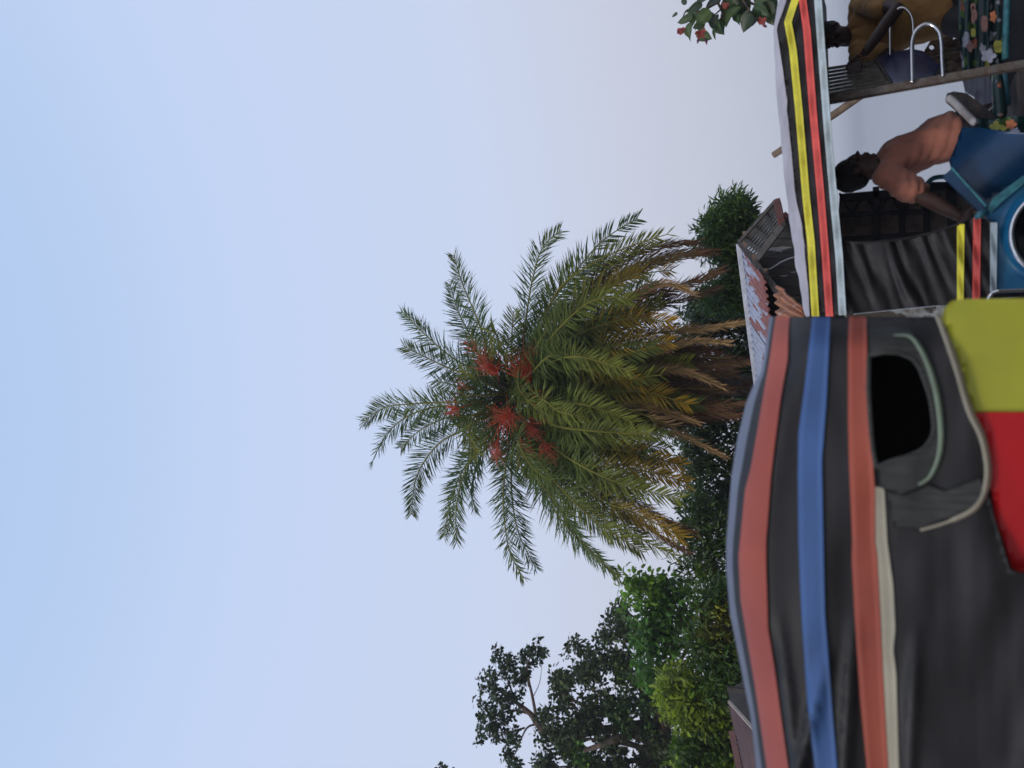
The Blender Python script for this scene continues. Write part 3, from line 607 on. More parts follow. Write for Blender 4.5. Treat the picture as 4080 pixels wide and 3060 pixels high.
for path, dm, dt, c0, c1, dead in FR:
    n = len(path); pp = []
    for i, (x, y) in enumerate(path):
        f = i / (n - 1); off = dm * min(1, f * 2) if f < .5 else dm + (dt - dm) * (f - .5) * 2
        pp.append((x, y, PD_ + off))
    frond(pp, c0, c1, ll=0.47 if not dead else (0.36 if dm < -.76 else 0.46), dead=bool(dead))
# spiny petiole tangle at the heart of the crown
parts = []
for i in range(170):
    a = random.uniform(0, 6.28); el = random.uniform(-.5, 1.2); r = random.uniform(.3, .95)
    d = Vector((math.cos(a) * math.cos(el), math.sin(a) * math.cos(el), math.sin(el)))
    s0 = crown_c + d * .12; parts.append(tube_mesh([s0, s0 + d * r * .5 + Vector((0, 0, .02)), s0 + d * r + Vector((0, 0, -.05))], [.022, .014, .004], 4))
hb = obj('crown_heart', mesh(*merge(parts)), M['palmtrunk'], palm)
def fruit(cx, cy, Y, ex, ey, n=70, spread=60):
    spread *= 1.2
    Y += .2; parts = []; o_ = at(cx, cy, Y); st = at(2040 + (cx - 2040) * .2, 1575 + (cy - 1575) * .2, PD_)
    parts.append(tube_mesh([st, st.lerp(o_, .6) + Vector((0, 0, .08)), o_], [.02, .016, .012], 5))
    for i in range(n):
        e_ = at(cx + ex + random.gauss(0, spread * .55), cy + ey + random.gauss(0, spread * .55), Y + random.gauss(0, .14))
        m_ = o_.lerp(e_, .5) + Vector((random.gauss(0, .03), random.gauss(0, .03), .05))
        parts.append(tube_mesh([o_, m_, e_], [.0045, .004, .003], 3))
        for q in range(2):
            c = m_.lerp(e_, random.uniform(0, 1)); r = .010
            parts.append(([c + Vector(v) * r for v in ((1, 0, 0), (-1, 0, 0), (0, 1, 0), (0, -1, 0), (0, 0, 1.3), (0, 0, -1.3))], [(0, 2, 4), (2, 1, 4), (1, 3, 4), (3, 0, 4), (2, 0, 5), (1, 2, 5), (3, 1, 5), (0, 3, 5)]))
    obj('fruit_stalk', mesh(*merge(parts)), M['fruit'], palm)
for a in ((2115,1520,11.9,-45,-95,90,62),(1985,1490,12.1,-50,-70,90,50),(1900,1400,12.5,-30,-35,40,34),(1870,1540,12.4,-30,5,45,30),(2120,1570,11.9,30,15,50,36),(2040,1650,11.8,-45,30,110,60),(2110,1690,11.9,25,30,70,48),(2160,1760,11.9,45,60,50,40),(2075,1745,12.0,30,60,50,40),(1985,1750,12.1,-10,70,45,40),(1830,1625,12.3,-35,8,40,30)):
    fruit(*a)

# ------------------------------------------------------------------ tin sheds
def corr(name, q, waves, amp, m, parent, nu=None, nv=6, across='u', wob=0.0, jag=0.0, label=None, phase=0):
    """corrugated sheet over the quad q = four world points; waves run across u"""
    nu = nu or waves * 6; V = []; uv = []
    a, b, c, d = [Vector(p) for p in q]; nrm = (b - a).cross(d - a).normalized()
    for j in range(nv + 1):
        for i in range(nu + 1):
            u = i / nu; v = j / nv
            p = a * (1 - u) * (1 - v) + b * u * (1 - v) + c * u * v + d * (1 - u) * v
            p = p + nrm * (amp * math.sin(2 * math.pi * waves * u + phase) + wob * noise.noise(Vector((u * 3, v * 3, waves))))
            if jag and j in (0, nv): p = p + (d - a).normalized() * jag * noise.noise(Vector((u * 40, j, 1)))
            V.append(p); uv.append((u, v))
    W = nu + 1; Fc = [(j * W + i, j * W + i + 1, (j + 1) * W + i + 1, (j + 1) * W + i) for j in range(nv) for i in range(nu)]
    me = mesh(V, Fc); ul = me.uv_layers.new(name='uv')
    for lp in me.loops: ul.data[lp.index].uv = uv[lp.vertex_index]
    o_ = obj(name, me, m, parent, label, True); s_ = o_.modifiers.new('thick', 'SOLIDIFY'); s_.thickness = 0.004; return o_
shed = thing('tin_shed', (at(3150, 1200, 7.6).x, 7.6, 0), 'weathered plank shed with a flaking red and white corrugated tin roof', 'shed')
# roof sheets: corrugations run from ridge (left in the picture) down to the eave
ridge_a, ridge_b = (2958, 985, 8.6), (3050, 1620, 8.2)
ev_a, ev_b = (3022, 1075, 7.7), (3100, 1620, 7.1)
def lerp3(a, b, t): return tuple(a[i] + (b[i] - a[i]) * t for i in range(3))
q1 = [at(*(2960, 985, 8.6)), at(*(2992, 1300, 8.4)), at(*(3092, 1400, 7.3)), at(*(3048, 1100, 7.7))]
# skewed: each rib climbs from the eave back to the ridge
q1 = [at(2956, 975, 8.6), at(2990, 1290, 8.4), at(3092, 1440, 7.3), at(3045, 1105, 7.7)]
corr('roof_sheet', q1, 12, 0.014, M['rusty'], shed, jag=0.04)
q2 = [at(2989, 1282, 8.38), at(3024, 1600, 8.2), at(3120, 1760, 7.0), at(3090, 1432, 7.28)]
corr('roof_sheet', q2, 12, 0.014, M['rusty_pale'], shed, jag=0.04, phase=0.4, label='paler corrugated roof sheet, more of its white paint left')
bend = corr('roof_sheet', [at(3096, 1136, 7.0), at(3078, 1330, 6.95), at(3222, 1345, 6.3), at(3202, 1218, 6.4)], 6, 0.02, M['rusty2'], shed, wob=0.05, label='bent rust orange sheet hanging below the roof')
obj('rafter', mesh(*merge([bar_vf(at(2955, 975, 8.3), at(3120, 1190, 7.6), .06, .08), bar_vf(at(3120, 1190, 7.6), at(3200, 1320, 7.3), .05, .07)])), M['timber'], shed)
bevel(obj('fascia_board', mesh(*bar_vf(at(2943, 972, 8.62), at(3022, 1590, 8.22), .055, .03)), M['fascia'], shed))
obj('fascia_board', mesh(*bar_vf(at(3022, 1592, 8.22), at(3075, 2050, 7.9), .055, .03)), M['fascia'], shed)
# plank wall behind
wall_poly = [(2985,1010),(3040,985),(3090,930),(3130,870),(3230,880),(3300,1300),(3300,1500),(3180,1500),(3120,1330),(3090,1180),(3060,1110)]
Yw = lambda x, y: 8.2
def clip_halfx(poly, x0, x1):
    def cl(P, f, g):
        R = []
        for i in range(len(P)):
            a, b = P[i], P[(i + 1) % len(P)]
            fa, fb = f(a), f(b)
            if fa >= 0: R.append(a)
            if (fa >= 0) != (fb >= 0):
                t = fa / (fa - fb); R.append((a[0] + (b[0] - a[0]) * t, a[1] + (b[1] - a[1]) * t))
        return R
    P = cl(poly, lambda p: p[1] - x0 - (p[0] - 3100) * .06, None)
    return cl(P, lambda p: x1 - p[1] + (p[0] - 3100) * .06, None) if P else []
wp = [(3000,1000),(3050,980),(3095,930),(3130,880),(3240,860),(3330,1300),(3330,1560),(3140,1560),(3120,1330),(3085,1180),(3050,1115),(3015,1065)]
k = 0
y = 850
while y < 1560:
    h = random.uniform(26, 40); P = clip_halfx(wp, y, y + h - 2)
    if len(P) > 2:
        P = [p for i, p in enumerate(P) if math.hypot(p[0] - P[i - 1][0], p[1] - P[i - 1][1]) > 0.5]
        if len(P) > 2:
            Yk = 8.2 + random.uniform(-.015, .015)
            n_ = len(P); F_ = [at(p[0], p[1], Yk) for p in P]; B_ = [v + Vector((0, .022, 0)) for v in F_]
            obj('plank', mesh(F_ + B_, [tuple(range(n_)), tuple(range(2 * n_ - 1, n_ - 1, -1))] + [(i, (i + 1) % n_, (i + 1) % n_ + n_, i + n_) for i in range(n_)]), M['plankp'] if 960 < y < 1080 else M['plank'], shed)
    y += h; k += 1
obj('inner_wall', mesh([at(2990, 1000, 8.35), at(3130, 860, 8.35), at(3400, 860, 8.35), at(3400, 1600, 8.35), at(3100, 1600, 8.35)], [(0, 1, 2, 3, 4)]), M['black'], shed)
obj('window_hatch', mesh(*box_vf(at(3095, 1127, 8.15), .07, .03, .09)), M['black'], shed)
tube('torn_strap', catmull([at(3052, 1078, 8.1), at(3080, 1065, 8.05), at(3110, 1045, 8.05), at(3150, 1028, 8.05), at(3180, 1022, 8.05)], 4), .016, M['fascia'], shed, 6, flat=.3)
for (x, y) in ((2973, 972), (3008, 1025), (3052, 1083), (2971, 935)): obj('rafter_end', mesh(*box_vf(at(x, y, 7.9), .05, .12, .04)), M['bamboo'], shed)
# raised upper roof seen from underneath
up = thing('lean_to_roof', (at(3030, 900, 7.6).x, 7.8, 0), 'steep dark lean-to roof with pale ribs and battens showing underneath, above the plank wall', 'roof')
UA, UB, UC2, UD = (2950, 968, 8.0), (3095, 803, 7.6), (3112, 885, 7.3), (3010, 1012, 7.8)
corr('roof_sheet', [at(2948, 966, 8.05), at(3010, 1016, 7.84), at(3115, 888, 7.35), at(3096, 800, 7.62)], 8, .002, M['paletin'], up)
for i in range(6):
    f = .1 + i * .165; a = lerp3(UA, UD, f); b = lerp3(UB, UC2, f)
    obj('rib', mesh(*bar_vf(at(a[0], a[1], a[2] - .03), at(b[0], b[1], b[2] - .03), .012 + .03 * (i == 0), .03)), M['timber'], up)
for f in (.1, .38, .68, .97):
    a = lerp3(UA, UB, f); b = lerp3(UD, UC2, f)
    obj('batten', mesh(*bar_vf(at(a[0], a[1], a[2] - .07), at(b[0] + 12, b[1] + 4, b[2] - .1), .04, .04)), M['timber'], up)
obj('edge_beam', mesh(*bar_vf(at(2947, 963, 7.9), at(3094, 797, 7.5), .028, .05)), M['timber'], up)
obj('edge_beam', mesh(*bar_vf(at(3022, 1024, 7.7), at(3124, 890, 7.25), .06, .05)), M['timber'], up)
obj('post', mesh(*bar_vf(at(3096, 895, 7.75), Vector((at(3096, 895, 7.75).x, 7.75, 0)), .09, .09)), M['timber'], up)
obj('edge_beam', mesh(*bar_vf(at(3097, 803, 7.5), at(3113, 884, 7.2), .06, .06)), M['brickred'], up)
obj('red_board', mesh(*bar_vf(at(3120, 893, 8.0), at(3150, 860, 8.0), .13, .04)), M['brickred'], up)
shed['label'] = 'weathered plank shed with a flaking red and white corrugated tin roof'
# brown shed at the lower edge
s2 = thing('brown_shed', (at(2990, 2960, 9).x, 9.6, 0), 'low shed with a brown ribbed tin roof and dark open gable under the trees', 'shed')
corr('roof_sheet', [at(2903, 2797, 9.6), at(2932, 2925, 9.4), at(3040, 3060, 8.2), at(3010, 2915, 8.4)], 9, .02, M['brownsheet'], s2)
corr('roof_sheet', [at(2934, 2918, 9.5), at(2975, 3110, 9.3), at(3090, 3260, 8.0), at(3042, 3052, 8.25)], 11, .02, M['brownsheet'], s2, label='nearer of the two brown roof sheets')
obj('ridge_board', mesh(*bar_vf(at(2916, 2912, 9.7), at(2958, 3120, 9.4), .075, .04)), M['brownsheet'], s2)
obj('gable_edge', mesh(*bar_vf(at(2905, 2795, 9.55), at(3012, 2915, 8.35), .03, .03)), M['beige'], s2)
obj('gable_shade_wall', mesh([at(2900, 2745, 10.3), at(3010, 2690, 10.3), at(3200, 2690, 10.3), at(3250, 3260, 10.3), at(2930, 3260, 10.3), at(2925, 2900, 10.3)], [(0, 1, 2, 3, 4, 5)]), M['black'], s2)  # black sheet stands in for the shade inside the open gable
obj('post', mesh(*bar_vf(at(2899, 2745, 10.0), Vector((at(2899, 2745, 10).x, 10, 0)), .06, .06)), M['timber'], s2)
obj('post', mesh(*bar_vf(at(3012, 2915, 8.4), Vector((at(3012, 2915, 8.4).x, 8.4, 0)), .06, .06)), M['timber'], s2)

# ------------------------------------------------------------------ broad-leaved branch, upper right
br = thing('flowering_tree', (at(2900, -400, 6.2).x, 6.0, 0), 'branch of broad heart-shaped leaves and red flowers reaching in over the striped canopy', 'tree')
bpts = [Vector((at(2900, -400, 6.2).x, 6.0, 0)), at(3300, -420, 6.1), at(2980, -330, 5.9), at(2900, -120, 5.7), at(2860, 10, 5.6)]
tube('trunk', catmull(bpts, 5), [.09 - .0038 * i for i in range(21)], M['trunk'], br, 8)
tw = []
for a, b, c in (((2900,-120),(2880,20),(2830,70)), ((2860,10),(2800,50),(2770,120)), ((2900,-100),(2960,0),(3000,60)), ((2960,0),(3030,30),(3060,70)), ((2860,10),(2880,60),(2850,90)), ((2800,50),(2740,40),(2720,70))):
    tw.append(tube_mesh(catmull([at(*a, 5.68), at(*b, 5.6), at(*c, 5.55)], 4), [.010, .0095, .009, .008, .007, .006, .005, .004, .003], 5))
obj('twigs', mesh(*merge(tw)), M['trunk'], br, sm=True)
def bigleaf(x, y, dx, dy, L_, Y, tilt, m=None, name='leaf', wdt=.78, fold=.12):
    p0 = at(x, y, Y); p1 = at(x + dx, y + dy, Y + random.uniform(-.04, .04)); d = (p1 - p0).normalized()
    nr = Vector((math.sin(tilt) * .8, -1, math.cos(tilt) * .6)).normalized(); s = d.cross(nr).normalized(); nr = s.cross(d)
    prof = [(0, 0.02), (.06, .30), (.2, .46), (.4, .5), (.6, .42), (.8, .24), (.92, .1), (1, 0.01)]
    V = []; n_ = len(prof); Fc = []
    for i, (t_, w_) in enumerate(prof):
        c = p0 + d * L_ * t_ - nr * .10 * L_ * t_ * t_
        for j in (-1, -.5, 0, .5, 1): V.append(c + s * j * w_ * L_ * wdt + nr * abs(j) * fold * L_ * w_ * 1.2 + nr * .01 * math.sin(t_ * 14 + j * 3) * L_)
    for i in range(n_ - 1):
        for j in range(4): Fc.append((i * 5 + j, i * 5 + j + 1, (i + 1) * 5 + j + 1, (i + 1) * 5 + j))
    me = mesh(V, Fc); a = me.attributes.new('tint', 'FLOAT_COLOR', 'POINT'); g = random.uniform(.5, 1.5)
    cc = np.ones((len(V), 4)); cc[:, :3] = np.array([g * random.uniform(.9, 1.5), g, g * random.uniform(.7, 1.6)]); cc[2::5, :3] *= 1.6
    a.data.foreach_set('color', cc.ravel()); return obj(name, me, m or M['bigleaf'], br, sm=True)
for x, y, dx, dy, L_ in ((2760,72,-60,12,.125),(2800,20,-70,25,.12),(2770,30,-20,90,.13),(2830,40,-60,60,.13),(2850,60,-10,60,.12),(2900,30,-10,70,.14),(2920,10,60,30,.15),(2930,40,40,55,.12),(2990,50,-20,50,.13),(3000,30,60,40,.14),(3040,10,30,60,.15),(3060,30,30,70,.13),(2960,0,10,60,.15),(2880,-20,-60,40,.14),(2840,-30,-50,30,.14),(3010,-30,50,40,.15),(2810,90,-50,20,.1),(2850,85,30,50,.11),(2750,90,-10,50,.09),(2700,55,-25,10,.06),(2880,0,60,60,.13),(2960,60,50,20,.12),(3070,-20,10,60,.14),(2900,-40,40,80,.14),(3020,70,-40,40,.10),(2790,110,10,50,.11),(2730,20,-8,-40,.07),(2780,130,40,20,.11),(2740,100,8,60,.09),(2820,60,50,40,.11),(2945,25,-50,50,.13),(3080,60,20,50,.10),(2990,-10,-60,50,.14),(2862,78,22,75,.10)):
    bigleaf(x, y, dx, dy, L_ * random.uniform(.85, 1.1), 5.6 + random.uniform(-.12, .12), random.uniform(-.9, .9))
for x, y, dx, dy in ((2862,84,20,80),(2745,110,4,80),(2845,110,4,70),(2938,66,4,20)):
    bigleaf(x, y, dx, dy, .10, 5.55, .2, wdt=.28, name='seed_pod')
fm = []
for cx, cy, r in ((2712, 112, 18), (2790, 122, 24), (3035, 72, 20), (2890, 12, 16)):
    fl = []
    for i in range(9):
        a = random.uniform(0, 6.28); c = at(cx, cy, 5.5); e_ = at(cx + r * math.cos(a), cy + abs(r * math.sin(a)) * 1.6, 5.5 + random.uniform(-.03, .03))
        s_ = (e_ - c).cross(Vector((0, 1, 0))).normalized() * .016; m_ = c.lerp(e_, .6)
        fl.append(([c, m_ + s_ + Vector((0, -.006, 0)), e_, m_ - s_ + Vector((0, .006, 0))], [(0, 1, 2, 3)]))
    obj('flower', mesh(*merge(fl)), M['petal'], br, sm=True)
for cx, cy, dx, dy in ((2783, 152, -4, 22), (2812, 152, 4, 26), (2704, 122, -4, 14), (3040, 100, 16, 8)):
    tube('bud', [at(cx, cy, 5.5), at(cx + dx * .5, cy + dy * .5, 5.5), at(cx + dx, cy + dy, 5.5)], [.005, .010, .002], M['bud'], br, 6)

# ------------------------------------------------------------------ bamboo pole behind the canopy
tag(tube('bamboo_pole', [at(3082, 618, 5.95), at(3200, 540, 5.85), at(3345, 441, 5.75), at(3460, 360, 5.65), Vector((at(3700, 200, 5.6).x, 5.5, 0))], [.024, .025, .026, .027, .03], M['bamboo'], None, 10), 'short bamboo pole whose cut end sticks out above the striped canopy', 'pole')

# ------------------------------------------------------------------ parked three-wheeler with passengers (right)
tuk = thing('auto_rickshaw', (at(3500, 700, 4.5).x, 4.5, 0), 'parked blue three-wheeler with black canopy edged in yellow, red and white stripes', 'rickshaw')
TY = 3.9
sil = [(3134, -330), (3122, -200), (3107, -10), (3098, 29), (3090, 112), (3090, 342), (3105, 488), (3122, 683), (3135, 790), (3145, 883), (3172, 1070), (3199, 1203), (3218, 1265)]
bord = [(3170, -330), (3150, -180), (3134, 0), (3094, 113), (3129, 342), (3151, 586), (3171, 790), (3199, 910), (3207, 1017), (3219, 1123), (3226, 1265)]
low = [(3240, -330), (3268, -60), (3275, 0), (3291, 195), (3311, 488), (3337, 790), (3357, 1017), (3371, 1258)]
def tfold(x, y):
    return TY + 0.010 * math.sin((x + .55 * y) / 19 + 2 * noise.noise(Vector((x / 90, y / 160, 0)))) * (0.4 + noise.noise(Vector((x / 60, y / 200, 4)))) + .006 * noise.noise(Vector((x / 40, y / 70, 7)))
ysr = [p for p in range(-320, 1256, 12)] + [1256]
outl = [(interp(bord, y), y) for y in range(-320, 1260, 20)] + [(interp(low, y), y) for y in range(1256, -321, -20)]
val = obj('canopy_side', sheet_mesh(outl, tfold, 14, jit=.3, thick=.006), M['canvas'], tuk, sm=True)
# bleached roof: rises from the side panel's seam and crosses to the far side
V = []; W = 0; rows = []
for y in range(-320, 1268, 22):
    a = at(interp(bord, y), y, TY); tt = at(interp(sil, y), y, TY + .22)
    row = [a + Vector((0, 0, 0)), a.lerp(tt, .35) + Vector((0, -.01, .012)), a.lerp(tt, .7) + Vector((0, -.01, .012)), tt, tt + Vector((0, .35, .015)), tt + Vector((0, .7, .0)), Vector((tt.x, 5.15, a.z + .04)), Vector((tt.x, 5.22, a.z - .05))]
    row = [p + Vector((0, .012 * noise.noise(Vector((i * 1.3, y / 90, 0))), .010 * noise.noise(Vector((i, y / 60, 5))))) for i, p in enumerate(row)]
    rows.append(row)
W = len(rows[0]); V = [p for r in rows for p in r]
Fc = [(i * W + j, i * W + j + 1, (i + 1) * W + j + 1, (i + 1) * W + j) for i in range(len(rows) - 1) for j in range(W - 1)]
rf = obj('canopy_roof', mesh(V, Fc), M['roofcloth'], tuk, sm=True); sm_ = rf.modifiers.new('t', 'SOLIDIFY'); sm_.thickness = .006; sm_.offset = -1
sb = rf.modifiers.new('s', 'SUBSURF'); sb.levels = 1; sb.render_levels = 1
# dark lining under the roof
obj('roof_lining', mesh([p + Vector((0, .01, -.03)) for r in (rows[0], rows[-1]) for p in (r[0], r[-1])], [(0, 1, 3, 2)]), M['black'], tuk)
ycl = [(3190, -60), (3168, 0), (3139, 88), (3159, 195), (3183, 440), (3212, 790), (3231, 963), (3249, 1262)]
def stripe(cl, w0, name, m, parent, ys, Yf, off=.008, cols=3):
    l = [(x - w0 / 2, y) for x, y in cl]; r = [(x + w0 / 2, y) for x, y in cl]
    return obj(name, strip_mesh(l, r, ys, Yf, off, cols), m, parent, sm=True)
yy = sorted(set(list(range(-60, 1262, 14)) + [88, 1261]))
stripe(ycl, 30, 'yellow_stripe', M['yellow'], val, yy, tfold)
stripe([(3195, -320), (3198, 0), (3215, 122), (3239, 440), (3271, 790), (3289, 1017), (3305, 1262)], 30, 'red_stripe', M['red'], val, [y for y in range(-320, 1262, 14)] + [1261], tfold)
stripe([(3240, -320), (3259, 0), (3273, 195), (3295, 488), (3321, 790), (3343, 1017), (3357, 1258)], 30, 'white_stripe', M['white'], val, [y for y in range(-320, 1256, 14)] + [1256], tfold)
# pleated side curtain
cur = [(3362, 966), (3420, 970), (3487, 967), (3540, 962), (3593, 955), (3650, 945), (3700, 934), (3760, 917), (3807, 900), (3850, 880), (3881, 862), (3930, 872), (3977, 889), (3973, 1000), (3972, 1155), (3950, 1200), (3903, 1207), (3807, 1211), (3600, 1230), (3369, 1254), (3355, 1100)]
def cfold(x, y):
    u = (x - .42 * (y - 950)) ; g = min(1, max(0, (y - 930) / 60))
    f = abs(math.sin(u / 21 + 1.5 * noise.noise(Vector((x / 70, 0, 2))))) ** 1.5
    fade = max(.15, 1 - (y - 960) / 300)
    d = -.021 * f * (.35 + .65 * fade) * (.5 + .8 * (noise.noise(Vector((u / 60, y / 200, 9))) + .3))
    d += -.018 * max(0, math.sin((x * .5 - y * .28) / 21)) ** 4
    return 3.935 + d
crt = obj('side_curtain', sheet_mesh(cur, cfold, 8, jit=.25, thick=.005), M['canvas'], tuk, sm=True)
tube('curtain_hem', [at(x, y - 2, 3.925) for x, y in cur[:11]], .007, M['canvas'], crt, 6)
for x0, x1, ya, nm, mm in ((3813, 3843, 893, 'yellow_stripe', 'yellow'), (3878, 3908, 867, 'red_stripe', 'red'), (3945, 3974, 886, 'white_stripe', 'white')):
    yb = 1208 if nm != 'white_stripe' else 1165
    obj(nm, strip_mesh([(x0, ya), (x0 - (4 if nm == 'red_stripe' else 0), yb)], [(x1, ya), (x1 - 4, yb)], [ya + (yb - ya) * i / 30 for i in range(31)], cfold, .009, 4), M[mm], crt, sm=True)
# body
fb = [(3930, 870), (3958, 792), (4080, 702), (4200, 660), (4420, 640), (4420, 1165), (3968, 1160), (3975, 888)]
hc = (4192, 935); HR = 163
def ring(cx, cy, r, n=40, r2=None): return [(cx + r * math.cos(6.2832 * i / n), cy + (r2 or r) * math.sin(6.2832 * i / n)) for i in range(n)]
body = obj('front_body', sheet_mesh(fb, lambda x, y: 3.955 - .05 * math.exp(-((math.hypot(x - hc[0], y - hc[1]) - HR) / 22) ** 2), 14, holes=[ring(*hc, HR - 6)], thick=.05), M['bluepaint'], tuk, sm=True)
obj('edge_moulding', sheet_mesh([(3925, 850), (3957, 788), (4080, 698), (4200, 655), (4200, 690), (4080, 733), (3988, 808), (3952, 846)], 3.915, 14, thick=.03), M['teal'], body)
hl = thing('x', (0, 0, 0), '', ''); bpy.data.objects.remove(hl)
tube('headlight_rim', [at(x, y, 3.885) for x, y in ring(*hc, HR, 48) + [ring(*hc, HR, 48)[0]]], .012, M['chrome'], tuk, 10)
bowl = [at(x, y, 3.89) for x, y in ring(*hc, HR - 8, 32)] + [at(x, y, 3.96) for x, y in ring(*hc, HR - 50, 32)] + [at(hc[0], hc[1], 4.0)]
obj('headlight_bowl', mesh(bowl, [(i, (i + 1) % 32, 32 + (i + 1) % 32, 32 + i) for i in range(32)] + [(32 + i, 32 + (i + 1) % 32, 64) for i in range(32)]), M['glass'], tuk, sm=True)
tube('chrome_trim', catmull([at(3935, 1196, 3.9), at(3945, 1176, 3.88), at(3968, 1162, 3.87), at(4020, 1158, 3.87), at(4200, 1153, 3.87)], 5), .009, M['chrome'], tuk, 8)
obj('stickered_board', sheet_mesh([(3366, 1256), (3600, 1232), (3807, 1213), (3935, 1203), (4060, 1180), (4420, 1172), (4420, 1460), (3360, 1460)], 3.96, 30, thick=.03), M['board'], tuk)
# seams of brownish panel above the trim
# inner blue panel beside the driver
obj('inner_panel', sheet_mesh([(3832, 508), (3900, 508), (4000, 522), (4420, 560), (4420, 720), (4080, 712), (3962, 780), (3926, 822), (3792, 672), (3783, 640), (3815, 560)], lambda x, y: 4.12 + .02 * math.sin(x / 60 + y / 50), 22, thick=.02), M['darkblue'], tuk, sm=True)
obj('panel_frame_and_highlight', mesh(*bar_vf(at(3775, 690, 4.08), at(3925, 832, 4.05), .05, .03)), M['darkblue'], tuk)
obj('panel_frame_and_highlight', mesh(*bar_vf(at(3790, 668, 4.06), at(3930, 824, 4.03), .008, .012)), M['teal'], tuk)  # thin teal bar stands in for the highlight along the frame edge
obj('hinge', mesh(*merge([tube_mesh([at(3885, 868, 3.9), at(3905, 855, 3.89), at(3932, 842, 3.9)], [.008, .018, .016], 8)])), M['tealdark'], tuk, sm=True)
# far side: lining and truss frame
obj('far_lining', sheet_mesh([(3345, 775), (3400, 768), (3500, 760), (3700, 735), (3900, 705), (4000, 900), (3900, 1000), (3700, 1050), (3330, 1060)], 5.2, 40, thick=.02), M['innerwall'], tuk)
bars = []
def bb(a, b, w_, t_=.03, Y=5.12): bars.append(bar_vf(at(*a, Y), at(*b, Y), w_, t_))
bb((3345, 790), (3640, 765), .05); bb((3640, 745), (3900, 740), .05); bb((3335, 855), (3830, 838), .03); bb((3335, 957), (3720, 935), .04); bb((3390, 962), (3500, 962), .03)
for x in (3490, 3591, 3690, 3790): bb((x, 745), (x + 4, 960), .036 if x < 3700 else .05)
for i, x in enumerate(range(3345, 3700, 50)):
    bb((x, 770 if i % 2 == 0 else 852), (x + 50, 852 if i % 2 == 0 else 770), .014)
obj('truss_frame', mesh(*merge(bars)), M['black'], tuk)
tube('handlebar', catmull([at(3690, 745, 4.75), at(3703, 722, 4.75), at(3730, 707, 4.75), at(3795, 702, 4.8)], 5), .013, M['tealdark'], tuk, 8)
# near post and slatted backrest
obj('near_post', mesh(*bar_vf(at(3230, 412, 4.15), at(4300, 218, 4.1), .034, .04)), M['iron'], tuk); bevel(tuk.children[-1], .004)
bk0, bk1 = (3295, 273, 4.9), (3493, 243, 4.85)
for i in range(9):
    f = i / 8.2
    y0 = 275 + (398 - 275) * f; x1 = 3493 + (3556 - 3493) * f; y1 = 245 + (342 - 245) * f; Yk = 4.88 - (4.88 - 4.2) * f
    obj('slat', mesh(*bar_vf(at(3255, y0 + 5, Yk), at(x1, y1, Yk), .0145, .01)), M['slat'], tuk)
obj('backrest_rail', mesh(*bar_vf(at(3493, 243, 4.86), at(3558, 343, 4.2), .012, .02, Vector((1, 0, 0)))), M['iron'], tuk)
cq = [(3493, 236, 4.86), (3560, 222, 4.84), (3635, 208, 4.83), (3683, 218, 4.83), (3748, 272, 4.5), (3725, 316, 4.22), (3625, 334, 4.16), (3560, 340, 4.14)]
cf = [at(*p) for p in cq]; n_ = len(cf); cen = sum(cf, Vector()) / n_
bulge = [cen.lerp(p, .55) + Vector((-.03, -.045, .01)) for p in cf]
cu = obj('cushion', mesh(cf + bulge + [p + Vector((.04, .05, 0)) for p in cf], [tuple(range(n_, 2 * n_))] + [(i, (i + 1) % n_, (i + 1) % n_ + n_, i + n_) for i in range(n_)] + [(i + 2 * n_, (i + 1) % n_ + 2 * n_, (i + 1) % n_, i) for i in range(n_)] + [tuple(range(3 * n_ - 1, 2 * n_ - 1, -1))]), M['navy'], tuk, sm=True)
bevel(cu, .018, 3)
tube('grab_rail', catmull([at(3635, 330, 4.1), at(3633, 250, 4.1), at(3634, 165, 4.1), at(3655, 118, 4.1), at(3700, 96, 4.1), at(3738, 122, 4.1), at(3750, 170, 4.1), at(3753, 240, 4.1), at(3757, 305, 4.1)], 6), .0095, M['chrome'], tuk, 12)
tube('grab_rail', catmull([at(3546, 222, 4.75), at(3545, 150, 4.75), at(3548, 85, 4.75), at(3565, 48, 4.75), at(3595, 30, 4.75), at(3622, 50, 4.75), at(3636, 85, 4.75), at(3638, 150, 4.75), at(3637, 210, 4.75)], 6), .0075, M['chrome'], tuk, 12, label='thinner chrome grab rail behind the passenger\'s knee')
# stained plate with holes, floral covers
obj('perforated_plate', sheet_mesh([(3640, 312), (3660, 240), (3690, 190), (3740, 110), (3800, 50), (3860, 0), (3900, -120), (4000, -120), (3960, 120), (3880, 300), (3820, 318)], 5.32, 18, holes=[ring(3712, 188, 10, 14, 10), ring(3788, 250, 17, 16, 9), ring(3752, 88, 8, 12, 17), [(3800, 135), (3812, 150), (3797, 158)]], thick=.01), M['plate'], tuk)
obj('plate_rib', mesh(*merge([bar_vf(at(3655, 228, 5.25), at(3850, 190, 5.25), .03, .02)])), M['iron'], tuk)
fd = lambda x, y: 4.72 + .02 * math.sin(x / 14 + .6 * math.sin(y / 60)) + .012 * math.sin(x / 6.1)
obj('seat_cover', sheet_mesh([(3822, -160), (4004, -160), (4004, 0), (3997, 262), (3900, 280), (3836, 292), (3826, 200), (3818, 60)], fd, 9, thick=.004), M['floral'], tuk, sm=True)
obj('seat_cover', sheet_mesh([(3826, 296), (3900, 282), (3975, 268), (3975, 360), (3962, 420), (3930, 440), (3900, 420), (3880, 385), (3845, 365), (3838, 330)], lambda x, y: fd(x, y) + .05, 9, thick=.003), M['floralpale'], tuk, label='pale flower printed sheet below the post, sky seen through it painted in', sm=True)
tube('seat_tube', [at(4016, -160, 4.5), at(4014, 0, 4.5), at(4009, 120, 4.5), at(4006, 234, 4.5)], .0155, M['teal'], tuk, 12)
